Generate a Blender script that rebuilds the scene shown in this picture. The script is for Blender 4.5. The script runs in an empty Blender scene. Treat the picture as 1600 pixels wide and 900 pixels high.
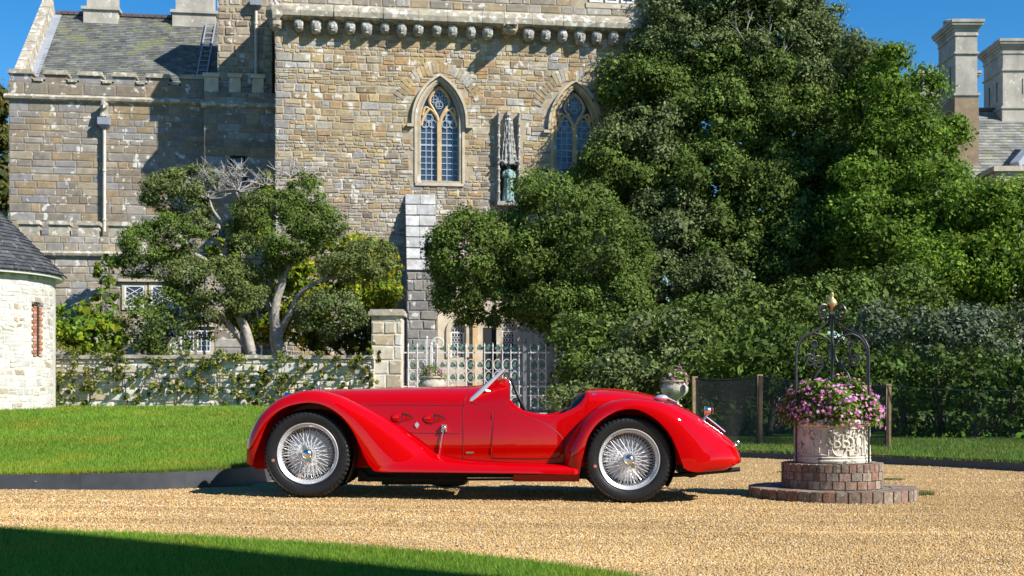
import bpy, math, random
import numpy as np
from mathutils import Matrix, Vector, noise
random.seed(7)
rng = np.random.default_rng(7)
R = math.radians
sc = bpy.context.scene
C = sc.collection

# ---------------------------------------------------------------- camera, sky, sun, exposure
F, HOR, CZ = 1930.0, 625.0, 0.82            # focal length and eye level in photo pixels, camera height in metres
cam = bpy.data.objects.new('camera', bpy.data.cameras.new('camera'))
C.objects.link(cam)
cam.location = (0, 0, CZ)
cam.rotation_euler = (R(90), 0, 0)
cam.data.sensor_width = 36
cam.data.lens = F / 1600 * 36
cam.data.shift_y = (HOR - 450) / 1600
cam.data.clip_end = 3000
cam.data.dof.use_dof = True
cam.data.dof.focus_distance = 10.1
cam.data.dof.aperture_fstop = 6.3
sc.camera = cam

SUN_EL, SUN_A = R(39), R(31)                # sun from the right, on the camera's side
S = Vector((math.cos(SUN_EL)*math.cos(SUN_A), -math.cos(SUN_EL)*math.sin(SUN_A), math.sin(SUN_EL)))
w = bpy.data.worlds.new('World'); sc.world = w; w.use_nodes = True
nt = w.node_tree
sky = nt.nodes.new('ShaderNodeTexSky'); sky.sky_type = 'NISHITA'; sky.sun_disc = False
sky.sun_elevation = SUN_EL
sky.sun_rotation = math.atan2(S.x, S.y)
sky.air_density = 1.0; sky.dust_density = 0.0; sky.ozone_density = 3.0
hs = nt.nodes.new('ShaderNodeHueSaturation'); hs.inputs['Saturation'].default_value = 1.42; hs.inputs['Hue'].default_value = .502
nt.links.new(sky.outputs[0], hs.inputs['Color'])
bg = nt.nodes['Background']; bg.inputs['Strength'].default_value = 0.088
nt.links.new(hs.outputs[0], bg.inputs['Color'])
sl = bpy.data.lights.new('sun', 'SUN'); sl.energy = 5.0; sl.angle = R(0.53); sl.color = (1.0, 0.955, 0.88)
so = bpy.data.objects.new('sun', sl); C.objects.link(so); so.rotation_euler = S.to_track_quat('Z', 'Y').to_euler()
sc.view_settings.view_transform = 'Standard'; sc.view_settings.look = 'None'
sc.view_settings.exposure = 0.82; sc.view_settings.gamma = 1.0
sc.cycles.use_denoising = True
sc.cycles.max_bounces = 8; sc.cycles.transparent_max_bounces = 12

# ---------------------------------------------------------------- helpers
def P(px, py, Y):
    return ((px-800)*Y/F, Y, CZ + (HOR-py)*Y/F)
def X(px, Y): return (px-800)*Y/F
def Z(py, Y): return CZ + (HOR-py)*Y/F

WM = {}
def tag(o, label=None, cat=None, group=None, kind=None):
    if label: o['label'] = label
    if cat: o['category'] = cat
    if group: o['group'] = group
    if kind: o['kind'] = kind
    return o
def thing(name, label, cat, loc=(0, 0, 0), rz=0.0, group=None):
    o = bpy.data.objects.new(name, None); C.objects.link(o)
    o.location = loc; o.rotation_euler = (0, 0, rz); o.empty_display_size = 0.2
    WM[o.name] = (Matrix.Translation(loc) @ Matrix.Rotation(rz, 4, 'Z')).inverted()
    return tag(o, label, cat, group)
def top_of(o):
    while o.parent: o = o.parent
    return o

class MB:
    def __init__(s): s.v = []; s.f = []; s.c = []
    def add(s, vs, fs, col=None):
        b = len(s.v); s.v += [tuple(q) for q in vs]; s.f += [tuple(b+i for i in f) for f in fs]
        if col is not None: s.c += [col]*len(vs)
        return s
    def box(s, x0, x1, y0, y1, z0, z1, col=None):
        return s.add([(x0,y0,z0),(x1,y0,z0),(x1,y1,z0),(x0,y1,z0),(x0,y0,z1),(x1,y0,z1),(x1,y1,z1),(x0,y1,z1)],
              [(0,3,2,1),(4,5,6,7),(0,1,5,4),(1,2,6,5),(2,3,7,6),(3,0,4,7)], col)
    def bar(s, a, b, wx, wy=None, up=(0,0,1)):
        a = Vector(a); b = Vector(b); d = (b-a).normalized(); wy = wy or wx
        u = Vector(up)
        if abs(d.dot(u)) > .95: u = Vector((1,0,0))
        e = d.cross(u).normalized()*wx/2; g = d.cross(e).normalized()*wy/2
        vs = [a-e-g, a+e-g, a+e+g, a-e+g, b-e-g, b+e-g, b+e+g, b-e+g]
        return s.add(vs, [(0,3,2,1),(4,5,6,7),(0,1,5,4),(1,2,6,5),(2,3,7,6),(3,0,4,7)])
    def tube(s, pts, rad, seg=8, caps=True, closed=False):
        pts = [Vector(q) for q in pts]; n = len(pts)
        if not hasattr(rad, '__len__'): rad = [rad]*n
        b = len(s.v); prev = None
        for i in range(n):
            if closed: t = pts[(i+1) % n]-pts[i-1]
            else: t = pts[min(i+1, n-1)]-pts[max(i-1, 0)]
            t = t.normalized() if t.length > 1e-9 else Vector((0,0,1))
            if prev is None:
                u = Vector((0,0,1)) if abs(t.z) < .9 else Vector((1,0,0))
                e = t.cross(u).normalized()
            else:
                e = (prev - t*prev.dot(t)).normalized()
            prev = e; g = t.cross(e)
            for k in range(seg):
                a = 2*math.pi*k/seg
                s.v.append(tuple(pts[i] + (e*math.cos(a)+g*math.sin(a))*rad[i]))
        m = n if closed else n-1
        for i in range(m):
            j = (i+1) % n
            for k in range(seg):
                l = (k+1) % seg
                s.f.append((b+i*seg+k, b+i*seg+l, b+j*seg+l, b+j*seg+k))
        if caps and not closed:
            s.f.append(tuple(b+k for k in range(seg))[::-1]); s.f.append(tuple(b+(n-1)*seg+k for k in range(seg)))
        return s
    def lathe(s, prof, c=(0,0,0), seg=32, axis='Z', mod=None, cap=False, modh=None):
        b = len(s.v); n = len(prof)
        for i, (r, h) in enumerate(prof):
            for k in range(seg):
                a = 2*math.pi*k/seg
                rr = r if mod is None else mod(i, k, r); hh = h+(modh(i, k) if modh else 0)
                if axis == 'Z': q = (rr*math.cos(a), rr*math.sin(a), hh)
                else: q = (rr*math.cos(a), hh, rr*math.sin(a))
                s.v.append((c[0]+q[0], c[1]+q[1], c[2]+q[2]))
        for i in range(n-1):
            for k in range(seg):
                l = (k+1) % seg
                q = (b+i*seg+k, b+i*seg+l, b+(i+1)*seg+l, b+(i+1)*seg+k)
                s.f.append(q if axis == 'Z' else q[::-1])
        if cap:
            s.f.append(tuple(b+k for k in range(seg))); s.f.append(tuple(b+(n-1)*seg+k for k in range(seg))[::-1])
        return s
    def prism(s, pts, y0, y1):          # pts (x,z) closed outline, extruded in y
        n = len(pts)
        vs = [(x, y0, z) for x, z in pts]+[(x, y1, z) for x, z in pts]
        fs = [tuple(range(n)), tuple(range(2*n-1, n-1, -1))]
        fs += [(i, i+n, (i+1) % n+n, (i+1) % n) for i in range(n)]
        return s.add(vs, fs)
    def strip(s, a, b, y0, y1):         # band between two outlines a,b (x,z) open, extruded y0..y1
        n = len(a); base = len(s.v)
        for (x, z) in a: s.v += [(x, y0, z), (x, y1, z)]
        for (x, z) in b: s.v += [(x, y0, z), (x, y1, z)]
        A = lambda i, k: base+2*i+k
        B = lambda i, k: base+2*n+2*i+k
        for i in range(n-1):
            s.f += [(A(i,0), A(i+1,0), B(i+1,0), B(i,0)), (A(i,1), B(i,1), B(i+1,1), A(i+1,1)),
                    (A(i,0), A(i,1), A(i+1,1), A(i+1,0)), (B(i,0), B(i+1,0), B(i+1,1), B(i,1))]
        s.f += [(A(0,0), B(0,0), B(0,1), A(0,1)), (A(n-1,0), A(n-1,1), B(n-1,1), B(n-1,0))]
        return s
    def grid(s, rows, closed=False):
        b = len(s.v); n = len(rows[0])
        for r in rows: s.v += [tuple(q) for q in r]
        for i in range(len(rows)-1):
            for k in range(n if closed else n-1):
                l = (k+1) % n
                s.f.append((b+i*n+k, b+i*n+l, b+(i+1)*n+l, b+(i+1)*n+k))
        return s
    def blob(s, c, r, nu=12, nv=8, jit=0.0):
        prof = [(max(math.sin(math.pi*i/nv), .001), -math.cos(math.pi*i/nv)) for i in range(nv+1)]
        b = len(s.v); s.lathe(prof, seg=nu)
        for i in range(b, len(s.v)):
            x, y, z = s.v[i]; k = 1+jit*noise.noise(Vector((x*2+c[0]*3, y*2+c[1]*3, z*2+c[2]*3)))
            s.v[i] = (c[0]+x*r[0]*k, c[1]+y*r[1]*k, c[2]+z*r[2]*k)
        return s
    def build(s, name, mat, parent=None, smooth=False, world=True, kind=None, ang=40):
        vs = s.v
        if parent is not None and world:
            m = WM.get(top_of(parent).name, Matrix.Identity(4)); vs = [tuple(m @ Vector(q)) for q in vs]
        me = bpy.data.meshes.new(name); me.from_pydata(vs, [], s.f); me.update()
        if s.c:
            a = me.attributes.new('col', 'FLOAT_COLOR', 'POINT')
            a.data.foreach_set('color', np.array([(*c, 1.0) for c in s.c], dtype=np.float32).ravel())
        if smooth:
            me.shade_smooth()
            if ang: me.set_sharp_from_angle(angle=R(ang))
        return link(name, me, mat, parent, kind)
def link(name, me, mat=None, parent=None, kind=None):
    if mat is not None and not me.materials: me.materials.append(mat)
    o = bpy.data.objects.new(name, me); C.objects.link(o)
    if parent is not None: o.parent = parent
    if kind: o['kind'] = kind
    return o
def fast_mesh(name, V, per, cols=None):
    """V (n*per,3) array, one polygon for each `per` vertices, cols (n,3)"""
    n = len(V)//per
    me = bpy.data.meshes.new(name)
    me.vertices.add(len(V)); me.vertices.foreach_set('co', np.ascontiguousarray(V, dtype=np.float32).ravel())
    me.loops.add(len(V)); me.loops.foreach_set('vertex_index', np.arange(len(V), dtype=np.int32))
    me.polygons.add(n); me.polygons.foreach_set('loop_start', np.arange(n, dtype=np.int32)*per)
    me.polygons.foreach_set('loop_total', np.full(n, per, dtype=np.int32))
    me.update(calc_edges=True)
    if cols is not None:
        a = me.attributes.new('col', 'FLOAT_COLOR', 'POINT')
        cc = np.repeat(np.concatenate([cols, np.ones((n, 1))], 1), per, 0).astype(np.float32)
        a.data.foreach_set('color', cc.ravel())
    return me
def spline(pts, n):
    """Catmull-Rom through points, n samples, array"""
    p = np.array(pts, float); m = len(p)
    q = np.vstack([2*p[0]-p[1], p, 2*p[-1]-p[-2]])
    t = np.linspace(0, m-1-1e-9, n); i = t.astype(int); f = (t-i)[:, None]
    a, b, c, d = q[i], q[i+1], q[i+2], q[i+3]
    return .5*(2*b+(c-a)*f+(2*a-5*b+4*c-d)*f**2+(3*b-a-3*c+d)*f**3)
def interp(x, pts):
    xs = [p[0] for p in pts]; ys = [p[1] for p in pts]
    return float(np.interp(x, xs, ys))
def smooth_interp(x, pts):
    xs = [p[0] for p in pts]; ys = [p[1] for p in pts]
    if x <= xs[0]: return ys[0]
    if x >= xs[-1]: return ys[-1]
    i = max(k for k in range(len(xs)-1) if xs[k] <= x)
    m = []
    for k in range(len(xs)):
        if k == 0: m.append((ys[1]-ys[0])/(xs[1]-xs[0]))
        elif k == len(xs)-1: m.append((ys[-1]-ys[-2])/(xs[-1]-xs[-2]))
        else:
            a = (ys[k]-ys[k-1])/(xs[k]-xs[k-1]); b = (ys[k+1]-ys[k])/(xs[k+1]-xs[k])
            m.append(0 if a*b <= 0 else 2*a*b/(a+b))
    h = xs[i+1]-xs[i]; t = (x-xs[i])/h
    return (2*t**3-3*t**2+1)*ys[i]+(t**3-2*t**2+t)*h*m[i]+(-2*t**3+3*t**2)*ys[i+1]+(t**3-t**2)*h*m[i+1]

# ---------------------------------------------------------------- materials
def mat(name, col, rough=.6, metal=0.0, spec=.5, bump=0.0, bscale=30.0, var=0.0, vscale=4.0, coat=0.0, attr=False,
        lichen=0.0, lich_col=(.62,.60,.54), lich_scale=5.0, dirt=0.0, trans=0.0, coat_rough=.03, detail=6, smear=0.0, smear_col=(.50,.44,.34)):
    m = bpy.data.materials.new(name); m.use_nodes = True; t = m.node_tree; N = t.nodes; L = t.links
    b = N['Principled BSDF']
    b.inputs['Base Color'].default_value = (*col, 1); b.inputs['Roughness'].default_value = rough
    b.inputs['Metallic'].default_value = metal; b.inputs['Specular IOR Level'].default_value = spec
    b.inputs['Coat Weight'].default_value = coat; b.inputs['Coat Roughness'].default_value = coat_rough
    geo = N.new('ShaderNodeNewGeometry')
    cur = None
    if attr:
        a = N.new('ShaderNodeAttribute'); a.attribute_name = 'col'; cur = a.outputs['Color']
    def noise_tex(scale, detail=6, rough=.6):
        n = N.new('ShaderNodeTexNoise'); n.inputs['Scale'].default_value = scale; n.inputs['Detail'].default_value = detail
        n.inputs['Roughness'].default_value = rough; L.new(geo.outputs['Position'], n.inputs['Vector']); return n
    def mix(fac, a, bcol, mode='MIX'):
        x = N.new('ShaderNodeMix'); x.data_type = 'RGBA'; x.blend_type = mode
        if hasattr(fac, 'is_linked'): L.new(fac, x.inputs['Factor'])
        else: x.inputs['Factor'].default_value = fac
        for sock, v in ((x.inputs['A'], a), (x.inputs['B'], bcol)):
            if hasattr(v, 'is_linked'): L.new(v, sock)
            else: sock.default_value = (*v, 1)
        return x.outputs['Result']
    if var > 0:
        n = noise_tex(vscale, detail); r = N.new('ShaderNodeMapRange'); r.inputs['From Min'].default_value = .3; r.inputs['From Max'].default_value = .7
        r.inputs['To Min'].default_value = 1-var; r.inputs['To Max'].default_value = 1+var
        L.new(n.outputs['Fac'], r.inputs['Value'])
        cur = mix(1.0, cur if cur is not None else col, (1, 1, 1), 'MIX') if False else (cur if cur is not None else None)
        v = N.new('ShaderNodeVectorMath'); v.operation = 'SCALE'
        if cur is not None: L.new(cur, v.inputs[0])
        else: v.inputs[0].default_value = col
        L.new(r.outputs[0], v.inputs['Scale']); cur = v.outputs[0]
    if smear > 0:
        n = noise_tex(1.7, 8, .72); r = N.new('ShaderNodeValToRGB'); r.color_ramp.elements[0].position = .44; r.color_ramp.elements[1].position = .66
        r.color_ramp.elements[0].color = (0, 0, 0, 1); r.color_ramp.elements[1].color = (smear, smear, smear, 1)
        L.new(n.outputs['Fac'], r.inputs[0]); cur = mix(r.outputs[0], cur if cur is not None else col, smear_col)
    if dirt > 0:
        n = noise_tex(.9, 6, .68); mp = N.new('ShaderNodeMapping'); mp.inputs['Scale'].default_value = (1, 1, .32); L.new(geo.outputs['Position'], mp.inputs['Vector']); L.new(mp.outputs[0], n.inputs['Vector']); r = N.new('ShaderNodeValToRGB'); r.color_ramp.elements[0].position = .42; r.color_ramp.elements[1].position = .68
        r.color_ramp.elements[0].color = (0, 0, 0, 1); r.color_ramp.elements[1].color = (dirt, dirt, dirt, 1)
        L.new(n.outputs['Fac'], r.inputs[0]); cur = mix(r.outputs[0], cur if cur is not None else col, (.15, .135, .12))
    if lichen > 0:
        n = noise_tex(lich_scale, 4, .55); r = N.new('ShaderNodeValToRGB'); r.color_ramp.elements[0].position = .66-lichen*.18; r.color_ramp.elements[1].position = .70-lichen*.18
        r.color_ramp.elements[0].color = (0, 0, 0, 1); r.color_ramp.elements[1].color = (.85, .85, .85, 1)
        L.new(n.outputs['Fac'], r.inputs[0]); cur = mix(r.outputs[0], cur if cur is not None else col, lich_col)
    if cur is not None: L.new(cur, b.inputs['Base Color'])
    if bump > 0:
        n = noise_tex(bscale, 7, .65); bp = N.new('ShaderNodeBump'); bp.inputs['Strength'].default_value = bump; bp.inputs['Distance'].default_value = .02
        L.new(n.outputs['Fac'], bp.inputs['Height']); L.new(bp.outputs[0], b.inputs['Normal'])
    if trans > 0:
        tr = N.new('ShaderNodeBsdfTranslucent'); ms = N.new('ShaderNodeMixShader'); ms.inputs[0].default_value = trans
        if cur is not None: L.new(cur, tr.inputs[0])
        else: tr.inputs[0].default_value = (*col, 1)
        L.new(b.outputs[0], ms.inputs[1]); L.new(tr.outputs[0], ms.inputs[2]); L.new(ms.outputs[0], N['Material Output'].inputs['Surface'])
    return m
M = {}
M['stone'] = mat('rubble stone', (.4,.3,.2), .9, spec=.2, attr=True, var=.30, vscale=7, bump=.55, bscale=14, lichen=.32, lich_scale=2.6, dirt=.5, smear=.45, smear_col=(.40,.34,.24))
M['ashlar'] = mat('weathered ashlar', (.35,.3,.22), .9, spec=.2, attr=True, var=.28, vscale=5, bump=.4, bscale=12, lichen=.24, lich_scale=3.2, dirt=.45, smear=.4, smear_col=(.27,.23,.18))
M['lime'] = mat('limewashed rubble', (.6,.57,.5), .9, spec=.2, attr=True, var=.18, vscale=7, bump=.5, bscale=16, lichen=.55, lich_col=(.54,.52,.48), lich_scale=4.5, dirt=.34, smear=.8, smear_col=(.43,.40,.34))
M['mortar'] = mat('lime mortar', (.36,.30,.21), .95, spec=.1, var=.25, vscale=3, bump=.6, bscale=20, lichen=.25, lich_scale=2.0)
M['mortar_pale'] = mat('pale mortar', (.50,.47,.41), .95, spec=.1, var=.2, vscale=4, bump=.6, bscale=20)
M['mortar_dull'] = mat('dull mortar', (.23,.20,.16), .95, spec=.1, var=.25, vscale=3, bump=.5, bscale=20, lichen=.3, lich_scale=3)
M['dressed'] = mat('dressed limestone', (.52,.45,.34), .85, spec=.2, var=.18, vscale=3, bump=.25, bscale=18, lichen=.12, lich_scale=4, dirt=.25)
M['dressed_warm'] = mat('warm dressed limestone', (.56,.40,.21), .85, spec=.2, var=.22, vscale=3, bump=.25, bscale=18, dirt=.2)
M['greystone'] = mat('grey carved stone', (.34,.33,.30), .9, spec=.2, var=.35, vscale=8, bump=.8, bscale=14, lichen=.45, lich_scale=7, dirt=.5)
M['coping'] = mat('lichened coping stone', (.38,.34,.26), .9, spec=.2, var=.3, vscale=5, bump=.6, bscale=12, lichen=.55, lich_scale=4.5, dirt=.5)
M['chimney'] = mat('chimney limestone', (.42,.39,.33), .88, spec=.2, var=.25, vscale=1.5, bump=.3, bscale=10, lichen=.15, dirt=.5)
M['chimney_brown'] = mat('brown chimney base', (.27,.20,.13), .9, spec=.2, var=.25, vscale=3, bump=.3, bscale=12)
M['slate'] = mat('mossy slate', (.12,.12,.11), .75, spec=.3, attr=True, var=.30, vscale=1.6, bump=.2, bscale=18, lichen=.34, lich_col=(.17,.18,.10), lich_scale=.9)
M['slate_dark'] = mat('dark slate', (.06,.062,.065), .6, spec=.4, attr=True, var=.3, vscale=3, bump=.25, bscale=20, lichen=.18, lich_col=(.28,.28,.27), lich_scale=9)
M['lead'] = mat('lead sheet', (.25,.27,.31), .5, spec=.5, var=.15, vscale=3)
M['ridge'] = mat('purple ridge tile', (.10,.075,.08), .8, var=.3, vscale=8)
M['white_paint'] = mat('white paint', (.72,.71,.68), .5, var=.06, vscale=6)
M['pipe'] = mat('pale painted iron pipe', (.50,.46,.40), .6, var=.15, vscale=5)
M['dark'] = mat('dark interior', (.012,.012,.013), .8)
M['came'] = mat('lead came', (.32,.37,.42), .55, spec=.5, var=.1, vscale=8)
M['glass'] = mat('old window glass', (.035,.06,.10), .12, spec=.6, var=.3, vscale=1.2)
M['verdigris'] = mat('verdigris bronze', (.19,.29,.27), .7, metal=.2, var=.4, vscale=9, bump=.4, bscale=20)
M['brick'] = mat('weathered red brick', (.30,.13,.08), .9, spec=.2, attr=True, var=.35, vscale=22, bump=.5, bscale=60, lichen=.42, lich_col=(.30,.26,.21), lich_scale=12)
M['drum'] = mat('carved lichened stone drum', (.56,.52,.43), .9, spec=.2, var=.25, vscale=9, bump=.5, bscale=40, lichen=.28, lich_col=(.16,.145,.12), lich_scale=14)
M['iron'] = mat('black painted iron', (.025,.028,.035), .4, spec=.5, var=.3, vscale=20)
M['gold'] = mat('gilded finial', (.62,.46,.20), .4, metal=.6, var=.2, vscale=25)
M['gate'] = mat('pale painted gate iron', (.56,.53,.51), .5, var=.12, vscale=8)
M['gate_post'] = mat('grey painted gate post', (.16,.16,.17), .5, var=.15, vscale=8)
M['clover'] = mat('green painted leaf ornament', (.075,.16,.13), .6, var=.25, vscale=10)
M['bark'] = mat('silver grey bark', (.30,.275,.24), .95, spec=.1, var=.35, vscale=5, bump=.9, bscale=12)
M['bark_dark'] = mat('dark bark', (.07,.06,.05), .95, spec=.1, var=.35, vscale=5, bump=.9, bscale=12)
M['twig'] = mat('bare pale twig', (.36,.33,.30), .9, spec=.1, var=.2, vscale=8)
M['leaf'] = mat('evergreen leaf', (.05,.08,.02), .6, spec=.10, attr=True, trans=.14)
M['leaf_soft'] = mat('soft deciduous leaf', (.12,.18,.03), .6, spec=.10, attr=True, trans=.30)
M['petal'] = mat('flower petal', (.5,.15,.4), .6, spec=.2, attr=True, trans=.25)
M['grass'] = mat('grass blade', (.09,.19,.02), .6, spec=.25, attr=True, trans=.30)
M['turf'] = mat('turf', (.075,.16,.016), .95, spec=.05, var=.25, vscale=2.5, bump=.6, bscale=60)
M['soil'] = mat('rough ground', (.06,.07,.03), .95, spec=.05, var=.4, vscale=.6)
M['edging'] = mat('black lawn edging', (.045,.050,.060), .5, spec=.5, var=.25, vscale=6, bump=.08, bscale=15)
M['gravel'] = mat('golden gravel', (.41,.265,.12), .95, spec=.1, var=.25, vscale=45, bump=1.0, bscale=70, detail=4)
M['wood'] = mat('weathered fence post', (.30,.21,.13), .9, spec=.1, var=.3, vscale=12, bump=.4, bscale=25)
M['urn'] = mat('mossy stone urn', (.40,.37,.31), .9, spec=.1, var=.3, vscale=7, bump=.8, bscale=18, lichen=.35, lich_col=(.10,.10,.07), lich_scale=9)
# car
M['red'] = mat('red coachwork', (.40,.0,.0004), .5, spec=0.0, coat=.9, coat_rough=.02)
M['bright'] = mat('polished alloy', (.86,.87,.89), .28, metal=.7)
M['chrome'] = mat('chrome', (.82,.82,.83), .16, metal=1.0)
M['alloy'] = mat('silver painted wheel', (.50,.51,.53), .38, metal=.45, spec=.6)
M['drumgrey'] = mat('cast brake drum', (.66,.66,.66), .5, metal=.15, var=.2, vscale=20)
M['rubber'] = mat('tyre rubber', (.010,.010,.011), .45, spec=.4, var=.25, vscale=25, bump=.1, bscale=80)
M['chassis'] = mat('black chassis', (.010,.010,.011), .7, var=.4, vscale=14)
M['leather'] = mat('dark leather', (.02,.018,.02), .5, var=.2, vscale=12)
M['redlens'] = mat('red lamp lens', (.35,.01,.01), .1, coat=1)
M['sticker'] = mat('faded red tyre mark', (.40,.14,.12), .8, var=.3, vscale=60)
def glass_clear():
    m = bpy.data.materials.new('clear windscreen glass'); m.use_nodes = True; t = m.node_tree
    b = t.nodes['Principled BSDF']; b.inputs['Base Color'].default_value = (.9,.95,1,1); b.inputs['Roughness'].default_value = .02
    b.inputs['Specular IOR Level'].default_value = .5
    tr = t.nodes.new('ShaderNodeBsdfTransparent'); gl = t.nodes.new('ShaderNodeBsdfGlossy'); gl.inputs['Roughness'].default_value = .02
    fr = t.nodes.new('ShaderNodeFresnel'); fr.inputs[0].default_value = 1.5
    mx = t.nodes.new('ShaderNodeMixShader'); t.links.new(fr.outputs[0], mx.inputs[0]); t.links.new(tr.outputs[0], mx.inputs[1]); t.links.new(gl.outputs[0], mx.inputs[2])
    t.links.new(mx.outputs[0], t.nodes['Material Output'].inputs['Surface']); return m
M['clear'] = glass_clear()
def netting(lo, hi, nm):
    m = bpy.data.materials.new(nm); m.use_nodes = True; t = m.node_tree
    b = t.nodes['Principled BSDF']; b.inputs['Base Color'].default_value = (.014,.016,.015,1); b.inputs['Roughness'].default_value = .8
    tr = t.nodes.new('ShaderNodeBsdfTransparent'); mx = t.nodes.new('ShaderNodeMixShader')
    geo = t.nodes.new('ShaderNodeNewGeometry'); n = t.nodes.new('ShaderNodeTexNoise'); n.inputs['Scale'].default_value = 1.5; n.inputs['Detail'].default_value = 5
    t.links.new(geo.outputs['Position'], n.inputs['Vector'])
    mr = t.nodes.new('ShaderNodeMapRange'); mr.inputs['From Min'].default_value = .3; mr.inputs['From Max'].default_value = .7
    mr.inputs['To Min'].default_value = lo; mr.inputs['To Max'].default_value = hi
    t.links.new(n.outputs['Fac'], mr.inputs['Value']); t.links.new(mr.outputs[0], mx.inputs[0])
    t.links.new(tr.outputs[0], mx.inputs[1]); t.links.new(b.outputs[0], mx.inputs[2])
    t.links.new(mx.outputs[0], t.nodes['Material Output'].inputs['Surface']); return m
M['net'] = netting(.66, .90, 'dark windbreak netting'); M['net_thin'] = netting(.06, .22, 'thin worn netting')
def pebble_mat():
    m = bpy.data.materials.new('gravel pebble'); m.use_nodes = True; t = m.node_tree
    b = t.nodes['Principled BSDF']; b.inputs['Roughness'].default_value = .85; b.inputs['Specular IOR Level'].default_value = .2
    oi = t.nodes.new('ShaderNodeObjectInfo'); r = t.nodes.new('ShaderNodeValToRGB'); r.color_ramp.interpolation = 'CONSTANT'
    cols = [(.50,.315,.125),(.54,.37,.165),(.47,.285,.105),(.58,.43,.22),(.42,.255,.09),(.52,.345,.14),(.60,.48,.30),(.37,.23,.105),(.49,.31,.125),(.33,.235,.145)]
    el = r.color_ramp.elements; el[0].color = (*cols[0],1); el[1].position = .1; el[1].color = (*cols[1],1)
    for i in range(2, 10):
        e = el.new(i/10); e.color = (*cols[i],1)
    t.links.new(oi.outputs['Random'], r.inputs[0])
    geo = t.nodes.new('ShaderNodeNewGeometry'); n = t.nodes.new('ShaderNodeTexNoise'); n.inputs['Scale'].default_value = .9; n.inputs['Detail'].default_value = 4
    mp = t.nodes.new('ShaderNodeMapping'); mp.inputs['Scale'].default_value = (.45, 1.6, 1); t.links.new(geo.outputs['Position'], mp.inputs['Vector']); t.links.new(mp.outputs[0], n.inputs['Vector'])
    mr = t.nodes.new('ShaderNodeMapRange'); mr.inputs['From Min'].default_value = .35; mr.inputs['From Max'].default_value = .65; mr.inputs['To Min'].default_value = .74; mr.inputs['To Max'].default_value = 1.08
    t.links.new(n.outputs['Fac'], mr.inputs['Value']); v = t.nodes.new('ShaderNodeVectorMath'); v.operation = 'SCALE'; t.links.new(r.outputs[0], v.inputs[0]); t.links.new(mr.outputs[0], v.inputs['Scale'])
    t.links.new(v.outputs[0], b.inputs['Base Color']); return m
M['pebble'] = pebble_mat()
# ---------------------------------------------------------------- the ground
def rut(y, y0): return -.016*math.exp(-((y-y0)/.10)**2)+.007*math.exp(-((y-y0-.24)/.10)**2)+.007*math.exp(-((y-y0+.24)/.10)**2)
def g(x, y):                                            # gravel height, with shallow wheel ruts along the drive
    xx = 5*math.tanh((x+.26)/5)
    return -.0157*xx + .020*max(0, y-22)*(1 if x < 0 else max(0, 1-x/3)) + (rut(y, 7.95+.035*x+.012*x*x)+rut(y, 9.25+.03*x+.012*x*x))*(.6+.5*noise.noise(Vector((x*.7, y, 9)))) + .006*noise.noise(Vector((x*.9, y*.9, 0))) + .0025*noise.noise(Vector((x*4, y*4, 2)))
def lawn_h(x, y): return .175 + .0215*(y-10.7) + .012*noise.noise(Vector((x*.5, y*.5, 3)))
def verge_h(x, y): return .065 + .010*max(0, 18-y)*0 + .012*noise.noise(Vector((x*.8, y*.8, 7)))

b = MB(); rows = []
for r_ in (0, 12, 30, 60, 120, 300, 900):
    rows.append([(r_*math.cos(2*math.pi*k/40), 25+r_*math.sin(2*math.pi*k/40), -.35 if r_ < 50 else -.35) for k in range(40)])
b.grid(rows, closed=True)
tag(b.build('ground', M['soil']), kind='structure')

def sheet(name, left, right, y0, y1, ny, nx, hf, m):
    rows = []
    for i in range(ny+1):
        y = y0+(y1-y0)*i/ny; a, c = left(y), right(y)
        rows.append([(a+(c-a)*k/nx, y, hf(a+(c-a)*k/nx, y)) for k in range(nx+1)])
    b = MB(); b.grid(rows)
    o = b.build(name, m, smooth=True, ang=None); return o
tag(sheet('gravel_drive', lambda y: -9, lambda y: 11, 1.5, 40, 420, 60, g, M['gravel']), kind='structure')

# raised lawn on the left, behind its black edging
LE = [(-9.5,10.75),(-6,10.62),(-4.6,10.62),(-3.6,10.68),(-3.0,10.82),(-2.65,11.15),(-2.42,11.8),(-2.3,12.8),(-2.4,15),(-2.9,20),(-3.2,26),(-3.4,34)]
le = spline(LE, 140)
b = MB(); rows = []
for (x, y) in le:                                        # rows run from the edge to the back left
    rows.append([((1-t)*x+t*(-17), (1-t)*y+t*max(y, 34.5) if y > 10.8 or True else y, 0) for t in np.linspace(0, 1, 30)])
rows = [[(q[0], q[1], lawn_h(q[0], q[1])) for q in r] for r in rows]
b.grid(rows); tag(b.build('lawn', M['turf'], smooth=True, ang=None), kind='structure')
b = MB(); a0 = []; 
for i, (x, y) in enumerate(le):
    t = le[min(i+1, 139)]-le[max(i-1, 0)]; t /= np.linalg.norm(t); n = np.array([t[1], -t[0]])
    zt = lawn_h(x, y)+.006; zb = g(x, y)-.05; q = np.array([x, y])+n*.014
    a0.append([(q[0], q[1], zb), (q[0], q[1], zt), (x-n[0]*.004, y-n[1]*.004, zt), (x-n[0]*.004, y-n[1]*.004, zt-.1)])
edg = thing('lawn_edging', 'black plastic edging strip holding the raised lawn left of the car', 'edging', (-4.2, 10.66, .1))
for k in range(0, 139, 9):
    b = MB(); off = random.uniform(-.003, .003); sl_ = a0[k:k+10]; sl_ = [[(q[0], q[1]+off, q[2]+off*1.5) for q in r] for r in sl_]; sl_[-1] = [((q[0]*.985+p[0]*.015), (q[1]*.985+p[1]*.015), q[2]) for q, p in zip(sl_[-1], sl_[-2])]
    b.grid(sl_); b.build('edging_board', M['edging'], edg, smooth=True)
b = MB()
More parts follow.
